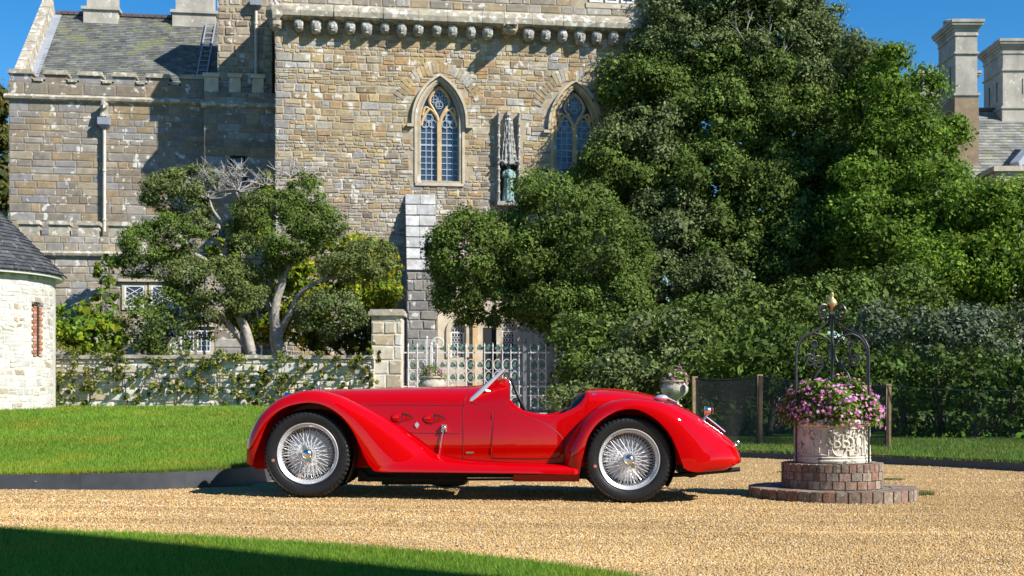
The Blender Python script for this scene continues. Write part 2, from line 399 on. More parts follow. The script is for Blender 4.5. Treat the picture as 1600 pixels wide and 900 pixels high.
for px in (62, 176, 300):
    i = int(np.argmin([abs((q[0]/q[1]*F+800)-px) if q[1] < 11.2 else 1e9 for q in le])); x, y = le[i]
    for dz in (.045, .115):
        b = MB(); b.lathe([(.001,-.006),(.008,-.004),(.010,0)], (x, y-.018, lawn_h(x, y)-.17+dz), 8, 'Y'); b.build('rivet', M['chrome'], edg)
    break

# lawn in the foreground
FE = [(-9,8.4),(-4,7.62),(-3.03,7.30),(-2.2,7.10),(-1.6,6.92),(-1.0,6.73),(-.35,6.42),(.18,6.05),(.56,5.66),(1.0,5.0),(1.5,4),(2,2.5),(2.2,-3)]
fe = spline(FE, 110)
def fg_h(x, y): return g(x, y) + .028
def fore_y(x): return float(np.interp(x, fe[:, 0], fe[:, 1]))
b = MB(); rows = []
for (x, y) in fe:
    rows.append([(x+(-9-x)*t*.25, y+(-4-y)*t, fg_h(x, y) if t > 0 else g(x, y)-.01) for t in [0]+list(np.linspace(.004, 1, 24))])
b.grid(rows); tag(b.build('near_lawn', M['turf'], smooth=True, ang=None), kind='structure')

# grass verge on the right with its own edging
VE = [(1.2,21.5),(2.2,19.6),(3.4,18.7),(4.6,17.6),(5.8,16.2),(6.6,15.0),(8.0,13.6),(12,11)]
ve = spline(VE, 90)
b = MB(); rows = []
for (x, y) in ve:
    rows.append([((1-t)*x+t*(x+9), (1-t)*y+t*(y+11), 0) for t in np.linspace(0, 1, 26)])
rows = [[(q[0], q[1], verge_h(q[0], q[1])) for q in r] for r in rows]
b.grid(rows); tag(b.build('grass_verge', M['turf'], smooth=True, ang=None), kind='structure')
b = MB(); a0 = []
for i, (x, y) in enumerate(ve):
    t = ve[min(i+1, 89)]-ve[max(i-1, 0)]; t /= np.linalg.norm(t); n = np.array([t[1], -t[0]])*-1
    n = np.array([t[1], -t[0]])
    if n[1] > 0: n = -n
    zt = verge_h(x, y)-.004; q = np.array([x, y])+n*.014
    a0.append([(q[0], q[1], g(x, y)-.05), (q[0], q[1], zt), (x, y, zt), (x, y, zt-.1)])
b.grid(a0)
tag(b.build('verge_edging', M['edging'], smooth=True), 'dark edging strip along the grass verge behind the well', 'edging')

# gravel stones: geometry-node instances of three pebbles over the drive
def pebbles():
    col = bpy.data.collections.new('pebble_shapes')
    for k in range(3):
        me = bpy.data.meshes.new('pebble'); 
        vs = []
        ico = [(0,0,1)]+[(math.cos(a)*.9, math.sin(a)*.9, .35) for a in np.arange(5)*2*math.pi/5]+[(math.cos(a), math.sin(a), -.4) for a in (np.arange(5)+.5)*2*math.pi/5]
        for v in ico: vs.append(tuple(np.array(v)*np.array([1, random.uniform(.65,1), random.uniform(.5,.8)])*(1+random.uniform(-.18,.18))))
        fs = [(0,1+i,1+(i+1)%5) for i in range(5)]+[(1+i,6+i,1+(i+1)%5) for i in range(5)]+[(6+i,6+(i+1)%5,1+(i+1)%5) for i in range(5)]
        me.from_pydata(vs, [], fs); me.materials.append(M['pebble']); me.shade_smooth()
        o = bpy.data.objects.new('pebble_shape', me); col.objects.link(o)
    pts = []; n = 0
    def inside(x, y):
        if y < fore_y(x)-.02 and x < 2.2: return False
        if y > 10.5 and x < -2.2 and (x < -3.2 or y > 11): return y < 10.6
        yv = float(np.interp(x, ve[:, 0], ve[:, 1]))
        if x > 1.2 and y > yv-.02: return False
        return True
    N = 240000
    inv = rng.random(N)
    ymin, ymax = 5.2, 20.0
    y = 1/(1/ymin+(1/ymax-1/ymin)*inv)              # denser close to the camera
    x = (rng.random(N)*1720-860)*y/F
    P3 = np.array([(a, c, g(a, c)+.001) for a, c in zip(x, y) if inside(a, c)])
    me = bpy.data.meshes.new('gravel_stones'); me.vertices.add(len(P3)); me.vertices.foreach_set('co', P3.astype(np.float32).ravel())
    at = me.attributes.new('sc', 'FLOAT', 'POINT')
    s = (.0042+.0056*rng.random(len(P3))**2)*(.8+.2*P3[:, 1]/6); at.data.foreach_set('value', s.astype(np.float32))
    ar = me.attributes.new('rot', 'FLOAT_VECTOR', 'POINT'); ar.data.foreach_set('vector', (rng.random((len(P3), 3))*np.array([.8,.8,6.28])).astype(np.float32).ravel())
    o = bpy.data.objects.new('gravel_stones', me); C.objects.link(o)
    ng = bpy.data.node_groups.new('scatter', 'GeometryNodeTree')
    ng.interface.new_socket('Geometry', in_out='INPUT', socket_type='NodeSocketGeometry'); ng.interface.new_socket('Geometry', in_out='OUTPUT', socket_type='NodeSocketGeometry')
    gi = ng.nodes.new('NodeGroupInput'); go = ng.nodes.new('NodeGroupOutput'); ip = ng.nodes.new('GeometryNodeInstanceOnPoints')
    ci = ng.nodes.new('GeometryNodeCollectionInfo'); ci.inputs['Collection'].default_value = col; ci.inputs['Separate Children'].default_value = True; ci.inputs['Reset Children'].default_value = True
    na = ng.nodes.new('GeometryNodeInputNamedAttribute'); na.data_type = 'FLOAT'; na.inputs['Name'].default_value = 'sc'
    nr = ng.nodes.new('GeometryNodeInputNamedAttribute'); nr.data_type = 'FLOAT_VECTOR'; nr.inputs['Name'].default_value = 'rot'
    ng.links.new(gi.outputs[0], ip.inputs['Points']); ng.links.new(ci.outputs[0], ip.inputs['Instance']); ip.inputs['Pick Instance'].default_value = True
    ng.links.new(na.outputs[0], ip.inputs['Scale']); ng.links.new(nr.outputs[0], ip.inputs['Rotation']); ng.links.new(ip.outputs[0], go.inputs[0])
    md = o.modifiers.new('scatter', 'NODES'); md.node_group = ng
    tag(o, 'loose golden gravel stones covering the drive', 'gravel', kind='stuff')
pebbles()

# grass blades
def blades(name, label, pts, h, wd, pal):
    n = len(pts); pts = np.array(pts)
    a = rng.random(n)*2*math.pi; lean = rng.normal(0, .35, (n, 2)); hh = h*(.6+.7*rng.random(n))
    hh = hh if np.ndim(hh) else np.full(n, hh)
    dx = np.stack([np.cos(a), np.sin(a), np.zeros(n)], 1)*(wd if np.ndim(wd) == 0 else wd[:, None])*.5
    tip = pts+np.stack([lean[:, 0]*hh, lean[:, 1]*hh, hh], 1)
    V = np.stack([pts-dx, pts+dx, tip], 1).reshape(-1, 3)
    pal = np.array(pal); cols = pal[rng.integers(0, len(pal), n)]*(.75+.5*rng.random((n, 1)))
    pat = np.array([noise.noise(Vector((q[0]*.7, q[1]*.35, 1.5))) for q in pts])
    cols = cols*(1+.25*pat[:, None])
    pat2 = np.array([noise.noise(Vector((q[0]*1.7+4, q[1]*1.1, 8.5))) for q in pts]); cols[:, 0] *= 1+.9*np.maximum(0, pat2)
    o = link(name, fast_mesh(name, V, 3, cols), M['grass'])
    return tag(o, label, 'grass', kind='stuff')
GP = [(.155,.28,.018),(.125,.245,.014),(.19,.31,.028),(.11,.21,.014),(.22,.30,.045)]
pts = []
while len(pts) < 120000:
    y = 1/(1/10.5+(1/34-1/10.5)*random.random()); x = X(random.uniform(-40, 700), y)
    if y > 10.68 and x < float(np.interp(y, le[60:, 1], le[60:, 0])) if y > 11 else (y > float(np.interp(x, le[:70, 0], le[:70, 1]))+.01 and x < -2.6):
        pts.append((x, y, lawn_h(x, y)-.004))
pa = np.array(pts); blades('lawn_grass', 'mown green grass of the raised lawn in front of the garden wall', pa, .030*(.6+pa[:, 1]/22), .0050*pa[:, 1]/10, GP)
ed = []
for i in range(9000):                                    # longer grass hanging over the edging
    k = random.random()*.62*139; j = int(k); q = le[j]+(le[min(j+1, 139)]-le[j])*(k-j); ed.append((q[0]+random.gauss(0, .012), q[1]+abs(random.gauss(0, .02)), lawn_h(q[0], q[1])-.006))
blades('edge_grass', 'longer untrimmed grass hanging over the lawn edging', ed, .050*(.4+rng.random(len(ed))), .006, GP+[(.24,.22,.07)])
pts = []
while len(pts) < 60000:
    y = random.uniform(5.2, 8.2); x = X(random.uniform(-60, 1020), y)
    if y < fore_y(x)+random.gauss(0, .012): pts.append((x, y, fg_h(x, y)-.012))
blades('near_lawn_grass', 'mown green grass of the lawn along the bottom of the picture', pts, .034, .0042, GP)
pts = []
while len(pts) < 26000:
    y = random.uniform(13, 24); x = X(random.uniform(1040, 1640), y)
    if y > float(np.interp(x, ve[:, 0], ve[:, 1])): pts.append((x, y, verge_h(x, y)-.005))
vd = []
for i in range(5000):
    k = random.random()*88; j = int(k); q = ve[j]+(ve[j+1]-ve[j])*(k-j); vd.append((q[0]+random.gauss(0, .03), q[1]+random.gauss(.01, .03), verge_h(q[0], q[1])-.03))
pts += vd
blades('verge_grass', 'rough green grass of the verge behind the well', pts, .055, .011, [(.09,.17,.02),(.07,.14,.018),(.12,.18,.03),(.15,.19,.05)])
# tufts of moss and weeds in the gravel
for k, (px, py, r_, lab) in enumerate([(350,768,.16,'small green weed patch in the gravel by the front wheel'),(1235,735,.10,'small weed tuft in the gravel just left of the well'),(1432,768,.10,'green weed tuft at the right end of the well plinth'),(1395,745,.08,'low weed tuft in the gravel behind the plinth')]):
    y = F*(CZ+.02)/(py-HOR); cx = X(px, y); pts = []
    for _ in range(500):
        a = random.random()*6.28; q = r_*math.sqrt(random.random()); xx, yy = cx+q*math.cos(a)*1.6, y+q*math.sin(a)
        pts.append((xx, yy, g(xx, yy)))
    o = blades('weed_tuft', lab, pts, .022 if k != 2 else .05, .006, [(.14,.19,.04),(.18,.20,.06),(.10,.15,.03)])
    o['category'] = 'weeds'; o['group'] = 'weeds in the gravel'; del o['kind']
# ---------------------------------------------------------------- masonry
def pick(pal, wts=None): return random.choices(pal, wts)[0]
def masonry(u0, u1, z0, z1, ch, wf, hole=None, pal=None, gap=.014, depth=.03, jit=.012, wave=.02, colf=None, tone=1.0):
    out = []; z = z0; ci = 0
    while z < z1-.03:
        h = min(random.uniform(*ch), z1-z)
        if z1-(z+h) < ch[0]*.5: h = z1-z
        u = u0-random.uniform(0, h); wob = lambda uu, k: wave*noise.noise(Vector((uu*.8, k*5.3, .5)))
        while u < u1:
            wd = h*random.uniform(*wf)
            if random.random() < .12: wd *= .5
            a, c = max(u, u0), min(u+wd, u1)
            if u1-c < .08: c = u1
            if c-a > .05 and not (hole and (hole((a+c)/2, z+h/2) or hole(a+.04, z+h/2) or hole(c-.04, z+h/2) or hole((a+c)/2, z+.03) or hole((a+c)/2, z+h-.03))):
                j = lambda: random.uniform(-jit, jit); G = gap*random.uniform(.6, 1.5)/2
                zb0 = z+wob(a, ci) if z > z0 else z; zb1 = z+wob(c, ci) if z > z0 else z
                zt0 = z+h+wob(a, ci+1) if z+h < z1 else z1; zt1 = z+h+wob(c, ci+1) if z+h < z1 else z1
                base = [(a+G, zb0+G), (c-G, zb1+G), (c-G, zt1-G), (a+G, zt0-G)]
                base = [(p[0]+j()*.6, p[1]+j()*.6) for p in base]
                e = min(.03, .16*min(h, c-a)); d = depth*random.uniform(.5, 1.4)
                cu = sum(p[0] for p in base)/4; cz = sum(p[1] for p in base)/4
                fr = []
                for p in base:
                    dx, dz = cu-p[0], cz-p[1]
                    fr.append((p[0]+math.copysign(min(e*random.uniform(.5,1.5), abs(dx)*.6), dx), p[1]+math.copysign(min(e*random.uniform(.5,1.5), abs(dz)*.6), dz)))
                ds = [d*random.uniform(.7, 1.2) for _ in range(4)]
                col = colf(cu, cz) if colf else pick(pal)
                k = random.uniform(.80, 1.18)*tone; col = tuple(min(.8, q*k) for q in col)
                out.append((base, fr, ds, col, (c-a)*h, cu, cz))
            u += wd
        z += h; ci += 1
    if wave > .03:
        res = []
        for s in out:
            (p0, p1, p2, p3) = s[0]; hh = s[4]/max(.01, p1[0]-p0[0])
            if hh > .17 and random.random() < .34:
                f = random.uniform(.35, .65); L = (p0[0]+(p3[0]-p0[0])*f, p0[1]+(p3[1]-p0[1])*f); Rr_ = (p1[0]+(p2[0]-p1[0])*f, p1[1]+(p2[1]-p1[1])*f); gp = gap*.4
                for q in ((p0, p1, (Rr_[0], Rr_[1]-gp), (L[0], L[1]-gp)), ((L[0], L[1]+gp), (Rr_[0], Rr_[1]+gp), p2, p3)):
                    cu = sum(p[0] for p in q)/4; cz = sum(p[1] for p in q)/4
                    fr = [(p[0]+(cu-p[0])*.08, p[1]+(cz-p[1])*.16) for p in q]; col = colf(cu, cz) if colf else pick(pal)
                    res.append((list(q), fr, [d*random.uniform(.6, 1.2) for d in s[2]], col, s[4]*.5, cu, cz))
            else: res.append(s)
        out = res
    return out
ST_F = [(4,5,6,7),(0,1,5,4),(1,2,6,5),(2,3,7,6),(3,0,4,7)]
def stone_verts(s, xf):
    base, fr, ds = s[0], s[1], s[2]
    return [xf(p[0], p[1], -.004) for p in base]+[xf(p[0], p[1], d) for p, d in zip(fr, ds)]
def emit(stones, xf, m, parent, name='stone', nmax=300, vis=None, joined='stonework'):
    """largest visible stones become single parts, the rest one part of kind stuff"""
    idx = sorted(range(len(stones)), key=lambda i: -stones[i][4]*(1 if (vis is None or vis(stones[i][5], stones[i][6])) else .001))
    solo = set(idx[:nmax]) if vis is None else {i for i in idx[:nmax] if vis(stones[i][5], stones[i][6])}
    rest = MB()
    for i, s in enumerate(stones):
        if i in solo:
            b = MB(); b.add(stone_verts(s, xf), ST_F, s[3]); b.build(name, m, parent, world=False)
        else: rest.add(stone_verts(s, xf), ST_F, s[3])
    if rest.v: rest.build(joined, m, parent, world=False, kind='stuff')

# ---------------------------------------------------------------- the manor's frame (facade turned 7.5 degrees)
TH = R(7.5); HC, HS = math.cos(TH), math.sin(TH); HY = 43.0; HX = X(430, HY)
def H(px, py, v=0.0):
    k = (px-800)/F; u = (k*(HY+v*HC)-HX+v*HS)/(HC-k*HS); Y = HY+u*HS+v*HC
    return u, CZ+(HOR-py)/F*Y
def HU(px, v=0.0): return H(px, 0, v)[0]
FACE = lambda v: (lambda u, z, d: (u, v-d, z))          # stones proud of plane v

def arch(cu, a, zb, zs, za, n=10):
    """pointed-arch outline from bottom left over the apex to bottom right"""
    h = za-zs; r = (h*h+a*a)/(2*a); th = math.asin(min(1, h/r)); pts = [(cu-a, zb)]
    for i in range(n+1):
        t = th*i/n; pts.append((cu-a+r-r*math.cos(t), zs+r*math.sin(t)))
    right = [(2*cu-x, z) for x, z in pts[:-1]][::-1]
    return pts+right
def in_poly(u, z, poly):
    c = False; n = len(poly); j = n-1
    for i in range(n):
        if (poly[i][1] > z) != (poly[j][1] > z) and u < (poly[j][0]-poly[i][0])*(z-poly[i][1])/(poly[j][1]-poly[i][1])+poly[i][0]: c = not c
        j = i
    return c

PAN = MB(); PAN.box(-.5, .5, -.5, .5, -.5, .5)
PANE = bpy.data.meshes.new('pane'); PANE.from_pydata(PAN.v, [], PAN.f); PANE.materials.append(M['glass'])
def pane(parent, u, v, z, w_, h_):
    o = bpy.data.objects.new('pane', PANE); C.objects.link(o); o.parent = parent
    o.location = (u, v, z); o.scale = (w_, .012, h_); o.rotation_euler = (random.gauss(0, .012), 0, random.gauss(0, .02)); return o

# ================================================================ main tower
tower = thing('stone_tower', 'tall honey coloured rubble stone tower with two pointed windows and a row of carved corbels', 'building', (HX, HY, 0), TH)
ZTOP = 15.75; UR = HU(1032); DEEP = 9.0
zc = H(430, 36)[1]                                       # corbel table height (13.97)
wins = []
for (px, pyb, pys, pya, dpx) in ((687, 282, 190, 129, 0), (899, 290, 200, 138, 0)):
    cu, zb = H(px, pyb); _, zs = H(px, pys); _, za = H(px, pya); wins.append((cu, zb, zs, za))
nu0, nz0 = H(776, 316); nu1, nz1 = H(812, 180)
hole_polys = [arch(cu, .90, zb-.16, zs, za+.22) for cu, zb, zs, za in wins]
def hole_t(u, z):
    if any(in_poly(u, z, p) for p in hole_polys): return True
    if nu0-.05 < u < nu1+.05 and nz0-.1 < z < nz1+.05: return True
    return False
# wall core: slabs round the window openings, plus the body behind
b = MB(); rects = []
xs = [0]
for cu, zb, zs, za in wins: xs += [cu-1.0, cu+1.0]
xs.append(UR)
for i in range(len(xs)-1):
    if i == 2:
        ztn = H(794, 258)[1]+.3; b.box(xs[i], nu0+.08, 0, .5, 0, zc+.2); b.box(nu1-.08, xs[i+1], 0, .5, 0, zc+.2); b.box(nu0+.08, nu1-.08, 0, .5, 0, nz0-.02); b.box(nu0+.08, nu1-.08, 0, .5, ztn, zc+.2)
    elif i % 2 == 0: b.box(xs[i], xs[i+1], 0, .5, 0, zc+.2)
    else:
        cu, zb, zs, za = wins[i//2]
        b.box(xs[i], xs[i+1], 0, .5, 0, zb-.02); b.box(xs[i], xs[i+1], 0, .5, za+.4, zc+.2)
        out = arch(cu, .70, zb-.02, zs, za+.02)
        n = len(out); rect = []
        for (x, z) in out:
            if z <= zs: rect.append((cu-1.0 if x < cu else cu+1.0, z))
            else:
                t = abs(x-cu)/.70
                rect.append((cu+(x-cu)/.70*1.0, za+.4) if t < .5 else (cu-1.0 if x < cu else cu+1.0, zs+(za+.4-zs)*min(1, (1-t)/.5)))
        b.strip(out, rect, 0, .5)
b.box(0, UR, .5, DEEP, 0, zc+.2)
b.box(-.05, UR, -.32, DEEP, zc+.2, ZTOP)
twall = b.build('wall', M['mortar'], tower, world=False)
def tcol(u, z):
    up = min(1, max(0, (z-8.4)/1.6))
    if u < .55: return pick([(.36,.35,.34),(.42,.40,.37),(.33,.31,.28),(.46,.38,.25)])
    if z > zc: return pick([(.30,.26,.20),(.36,.32,.26),(.26,.23,.19),(.40,.37,.32),(.33,.25,.15)])
    warm = [(.43,.32,.16),(.46,.33,.14),(.50,.40,.23),(.42,.27,.13),(.38,.28,.15),(.47,.42,.33),(.40,.25,.12),(.52,.44,.30),(.30,.22,.12),(.40,.39,.37)]
    cool = [(.33,.27,.20),(.26,.21,.16),(.38,.33,.26),(.44,.40,.34),(.30,.26,.22),(.22,.17,.13),(.36,.35,.35),(.41,.33,.21)]
    return pick(warm) if random.random() < .15+.8*up else pick(cool)
T_ZB, T_ZM = H(600, 300)[1], H(600, 215)[1]
st = masonry(0, UR, 2.0, T_ZM, (.09,.21), (1.1,2.8), hole_t, depth=.020, jit=.022, wave=.05, gap=.022, colf=tcol, tone=.86)
st += masonry(0, UR, T_ZM, zc-.02, (.12,.30), (.9,2.6), hole_t, depth=.020, jit=.020, wave=.045, gap=.020, colf=tcol, tone=.86)
def tvis(u, z): return z > H(600, 372)[1] and u < HU(990) and not (z < H(800, 300)[1] and u > HU(780))
emit(st, FACE(0), M['stone'], twall, 'stone', 300, tvis)
tw2 = tower
uw0, uw1 = HU(912), HU(992)
up = masonry(-.05, UR, zc+.62, ZTOP, (.18,.32), (1.4,3.2), lambda u, z: uw0 < u < uw1 and z > H(950, 16)[1], depth=.02, jit=.01, colf=tcol)
emit(up, FACE(-.32), M['ashlar'], twall, 'stone', 0, None, 'parapet_stonework')
# left quoins are lit on the flank; string course over the corbels
b = MB()
b.prism([(0,0)], 0, 0) if False else None
prof = [(-.34, zc+.60), (-.46, zc+.50), (-.52, zc+.34), (-.50, zc+.16), (-.36, zc+.10), (-.05, zc+.06)]
u = -.16; 
while u < UR:
    u2 = min(u+random.uniform(.7, 1.3), UR); dz = random.uniform(-.012, .012); dv = random.uniform(-.02, .02)
    bb = MB(); bb.grid([[(uu, p[0]+dv, p[1]+dz) for p in prof+[(-.05, zc+.60), (-.34, zc+.60)]] for uu in (u+.006, u2-.006)])
    bb.f += [tuple(range(len(prof)+2)), tuple(range(2*len(prof)+3, len(prof)+1, -1))]
    bb.build('string_course_stone', M['coping'], tower, world=False); u = u2
# corbels: carved head blocks
def corbel_mesh(seed):
    random.seed(seed); b = MB(); seg = 10; rows = []
    for i, (z, rx, ry) in enumerate([(0,.16,.30),(-.10,.19,.33),(-.20,.19,.34),(-.28,.17,.31),(-.36,.14,.24),(-.42,.09,.14),(-.44,.01,.02)]):
        rows.append([(rx*math.copysign(abs(math.cos(a))**.6, math.cos(a))*random.uniform(.88,1.1), -.10-ry*.75*math.copysign(abs(math.sin(a))**.6, math.sin(a))*random.uniform(.9,1.1)-.05, z) for a in np.arange(seg)*2*math.pi/seg])
    b.grid(rows, closed=True)
    b.blob((0,-.40,-.22), (.05,.06,.08), 6, 5, .3); b.blob((-.07,-.36,-.14), (.045,.05,.035), 6, 4, .3); b.blob((.07,-.36,-.14), (.045,.05,.035), 6, 4, .3); b.blob((0,-.34,-.34), (.09,.05,.04), 6, 4, .3)
    me = bpy.data.meshes.new('corbel'); me.from_pydata(b.v, [], b.f); me.shade_smooth(); me.set_sharp_from_angle(angle=R(50)); me.materials.append(M['greystone']); random.seed(seed+99); return me
cms = [corbel_mesh(k) for k in range(4)]
cpx = [468,494,521,547,573,600,627,653,681,707,735,761,825,851,877,904,930,956,982]
for i, px in enumerate(cpx):
    o = bpy.data.objects.new('corbel', cms[i % 4]); C.objects.link(o); o.parent = tower
    o.location = (HU(px), 0, zc+.07); s_ = random.uniform(.86, 1.1); o.scale = (s_, 1, s_*random.uniform(.9, 1.1)); o.rotation_euler = (0, 0, random.uniform(-.12, .12))
random.seed(21)
b = MB(); u_ = HU(794); b.grid([[(u_+q*.22*s_, -.1-t, zc-.02-(.18*(1-t) if k else 0)-.02*t) for q in (-1,-.5,.5,1)] for t, s_ in ((0,1.2),(.5,1.1),(1.0,.8)) for k in (0,)])
b.box(u_-.25, u_+.25, -.75, -.05, zc-.12, zc+.10); b.box(u_-.17, u_-.06, -1.0, -.75, zc-.10, zc+.06); b.box(u_+.06, u_+.17, -1.0, -.75, zc-.10, zc+.06); b.blob((u_, -.7, zc-.14), (.24,.32,.14), 10, 6, .4)
b.build('gargoyle_spout', M['coping'], tower, world=False)
b = MB(); b.blob((.03, -.3, zc-.10), (.22,.3,.24), 10, 8, .5); b.blob((.02, -.45, zc+.25), (.3,.25,.35), 10, 8, .5)
b.build('corner_corbel', M['coping'], tower, world=False)
# pinnacles and roof above the frame (they throw the spiky shadow on the wing)
b = MB()
b.box(-.25, .75, -.4, .6, ZTOP, ZTOP+.9); b.add([(-.25,-.4,ZTOP+.9),(.75,-.4,ZTOP+.9),(.75,.6,ZTOP+.9),(-.25,.6,ZTOP+.9),(.25,.1,ZTOP+2.2)], [(0,1,4),(1,2,4),(2,3,4),(3,0,4)])
b.build('pinnacle', M['coping'], tower, world=False)
b = MB(); b.add([(.3,.4,ZTOP),(UR,.4,ZTOP),(UR,DEEP,ZTOP),(.3,DEEP,ZTOP),(2.5,4.7,ZTOP+2.6),(UR,4.7,ZTOP+2.6)], [(0,1,5,4),(1,2,5),(2,3,4,5),(3,0,4)])
b.build('roof', M['lead'], tower, world=False)

# pointed windows
def lancet(cu, zb, zs, za, warm):
    fr = MB(); A_in = arch(cu, .665, zb, zs, za); A_mid = arch(cu, .80, zb-.06, zs, za+.10); A_out = arch(cu, .89, zb-.12, zs, za+.18)
    fr.strip(A_in, A_mid, .10, .42); fr.strip(A_mid, A_out, -.035, .30)
    wf = fr.build('window', M['dressed_warm' if warm else 'dressed'], tower, world=False)
    hd = MB(); n = len(A_out)
    o1 = [p for p in arch(cu, .915, zs-.12, zs, za+.21)]; o2 = [p for p in arch(cu, 1.00, zs-.12, zs, za+.31)]
    hd.strip(o1, o2, -.14, .02)
    hd.box(cu-1.16, cu-.92, -.14, .02, zs-.22, zs-.121); hd.box(cu+.92, cu+1.16, -.14, .02, zs-.22, zs-.121)
    hd.build('hood_mould', M['dressed'], wf, world=False)
    sb = MB(); sb.box(cu-.86, cu+.86, -.06, .30, zb-.20, zb-.10); sb.add([(cu-.66,-.02,zb-.098),(cu+.66,-.02,zb-.098),(cu+.66,.3,zb+.02),(cu-.66,.3,zb+.02)], [(0,1,2,3)])
    sb.build('sill', M['dressed'], wf, world=False)
    # mullion and tracery
    zl = zs-.10; zh = zl+.55                                           # light springing and head
    ml = MB(); ml.box(cu-.075, cu+.075, .10, .34, zb, zl+.1); ml.build('mullion', M['dressed_warm'], wf, world=False)
    tr = MB()
    def rib(pts, r=.06): tr.tube([(p[0], .19, p[1]) for p in spline(pts, 14)], r, 6)
    for sgn in (-1, 1):
        rib([(cu+sgn*.02, zl-.02), (cu+sgn*.05, zl+.25), (cu+sgn*.22, zl+.58), (cu+sgn*.36, zl+.85), (cu+sgn*.20, zl+1.18), (cu, zl+1.36)], .055)
        rib([(cu+sgn*.02, zl-.02), (cu+sgn*.10, zl+.30), (cu+sgn*.33, zl+.56), (cu+sgn*.55, zl+.30), (cu+sgn*.64, zl-.02)], .05)
        rib([(cu+sgn*.33, zl+.56), (cu+sgn*.50, zl+.62), (cu+sgn*.60, zl+.35)], .045)
    tr.build('tracery', M['dressed_warm'], wf, world=False, smooth=True)
    cm = MB(); lights = []
    for sgn in (-1, 1):
        c_ = cu+sgn*.37; L_ = arch(c_, .30, zb, zl, zh); lights.append((c_, L_))
        for k in range(-1, 2+1):
            x = c_-.30+.2*(k+1)
            top = zl+(.5 if abs(x-c_) < .15 else .12)
            if k >= 0 and k < 2 or True: cm.box(x-.014, x+.014, .205, .225, zb, top)
        z = zb; i = 0
        while z < zh-.1:
            hw = .30 if z < zl else max(.05, .30*(1-((z-zl)/.6)**2)); t = .014 if i % 6 else .03
            cm.box(c_-hw, c_+hw, .200, .222, z-t, z+t); z += .215; i += 1
        z = zb+.1075
        while z < zh-.12:
            for k in range(3):
                x = c_-.2+.2*k
                if z > zl+.05 and k != 1 and z > zl+.25: continue
                pane(wf, x, .232, z, .188, .203)
            z += .215
    q0 = zl+.93
    for k in range(4):
        a = k*math.pi/2; o = pane(wf, cu+.13*math.cos(a), .232, q0+.15*math.sin(a), .20, .20); o.rotation_euler = (0, R(45), 0)
    for k in range(5):
        x = cu-.2+.1*k; hh = .30 if k == 2 else .2; cm.box(x-.010, x+.010, .205, .225, q0-hh, q0+hh)
        z = q0-.24+.12*k; hw = .26 if k in (1,2,3) else .13; cm.box(cu-hw, cu+hw, .204, .222, z-.010, z+.010)
    for sgn in (-1, 1):                                                # foiled heads
        for dx, dz, r in ((-.13, .05, .14), (.13, .05, .14), (0, .24, .15)):
            cm.tube([(cu+sgn*.37+dx+r*math.cos(a), .20, zl+dz+r*math.sin(a)) for a in np.linspace(0 if dx <= 0 else 0, 2*math.pi, 13)[:-1]], .018, 5, closed=True)
    for dx, dz in ((0,.2),(0,-.2),(.17,0),(-.17,0)):
        cm.tube([(cu+dx+.13*math.cos(a), .20, q0+dz+.13*math.sin(a)) for a in np.linspace(0, 2*math.pi, 13)[:-1]], .018, 5, closed=True)
    cm.build('lead_cames', M['came'], wf, world=False, kind='stuff')
    bk = MB(); bk.strip(arch(cu, .68, zb, zs, za), [(cu, z) for x, z in arch(cu, .68, zb, zs, za)], .25, .30); bk.build('dark_glazing', M['glass'], wf, world=False)
    # relieving arch of radial stones
    for k in range(26):
        t = -1+2*k/25; ang = math.pi/2-t*1.02
        r0 = 1.75; cz_ = zs-.35
        uu, zz = cu+math.cos(ang)*1.42, cz_+.05+math.sin(ang)*2.0
        L2 = random.uniform(.34, .5); wd2 = .07
        d = Vector((math.cos(ang), math.sin(ang))); n2 = Vector((-d.y, d.x)); c2 = Vector((uu, zz))
        pts = [c2-n2*wd2*.85, c2+n2*wd2*.85, c2+d*L2+n2*wd2*1.15, c2+d*L2-n2*wd2*1.15]; pts = pts[::-1] if False else pts
        ctr = sum(pts, Vector((0,0)))/4; frn = [ctr+(p-ctr)*.82 for p in pts]
        s = ([tuple(p) for p in pts], [tuple(p) for p in frn], [.018]*4, tcol(uu, zz), 0, 0, 0)
        bb = MB(); bb.add(stone_verts(s, FACE(-.012)), [f[::-1] for f in ST_F] , s[3]); bb.build('arch_stone', M['stone'], tower, world=False)
for i, wv in enumerate(wins): lancet(*wv, warm=(i == 1))

# attic window at the top of the picture
ua, zb_ = H(918, 8); ub, _ = H(987, 8)
fw = MB(); fw.box(ua-.12, ub+.12, -.36, -.10, zb_-.20, zb_-.02); aw = fw.build('attic_window', M['dressed'], tower, world=False)
wl = (ub-ua-.2)/3
for k in range(3):
    x0 = ua+k*(wl+.1); f = MB(); f.box(x0, x0+.07, -.375, -.2, zb_, zb_+1.3); f.box(x0+wl-.07, x0+wl, -.375, -.2, zb_, zb_+1.3); f.box(x0+.07, x0+wl-.07, -.375, -.2, zb_, zb_+.07); f.box(x0+.07, x0+wl-.07, -.375, -.2, zb_+1.23, zb_+1.3)
    f.build('casement', M['white_paint'], aw, world=False)
    pane(aw, x0+wl/2, -.335, zb_+.65, wl-.14, 1.16)

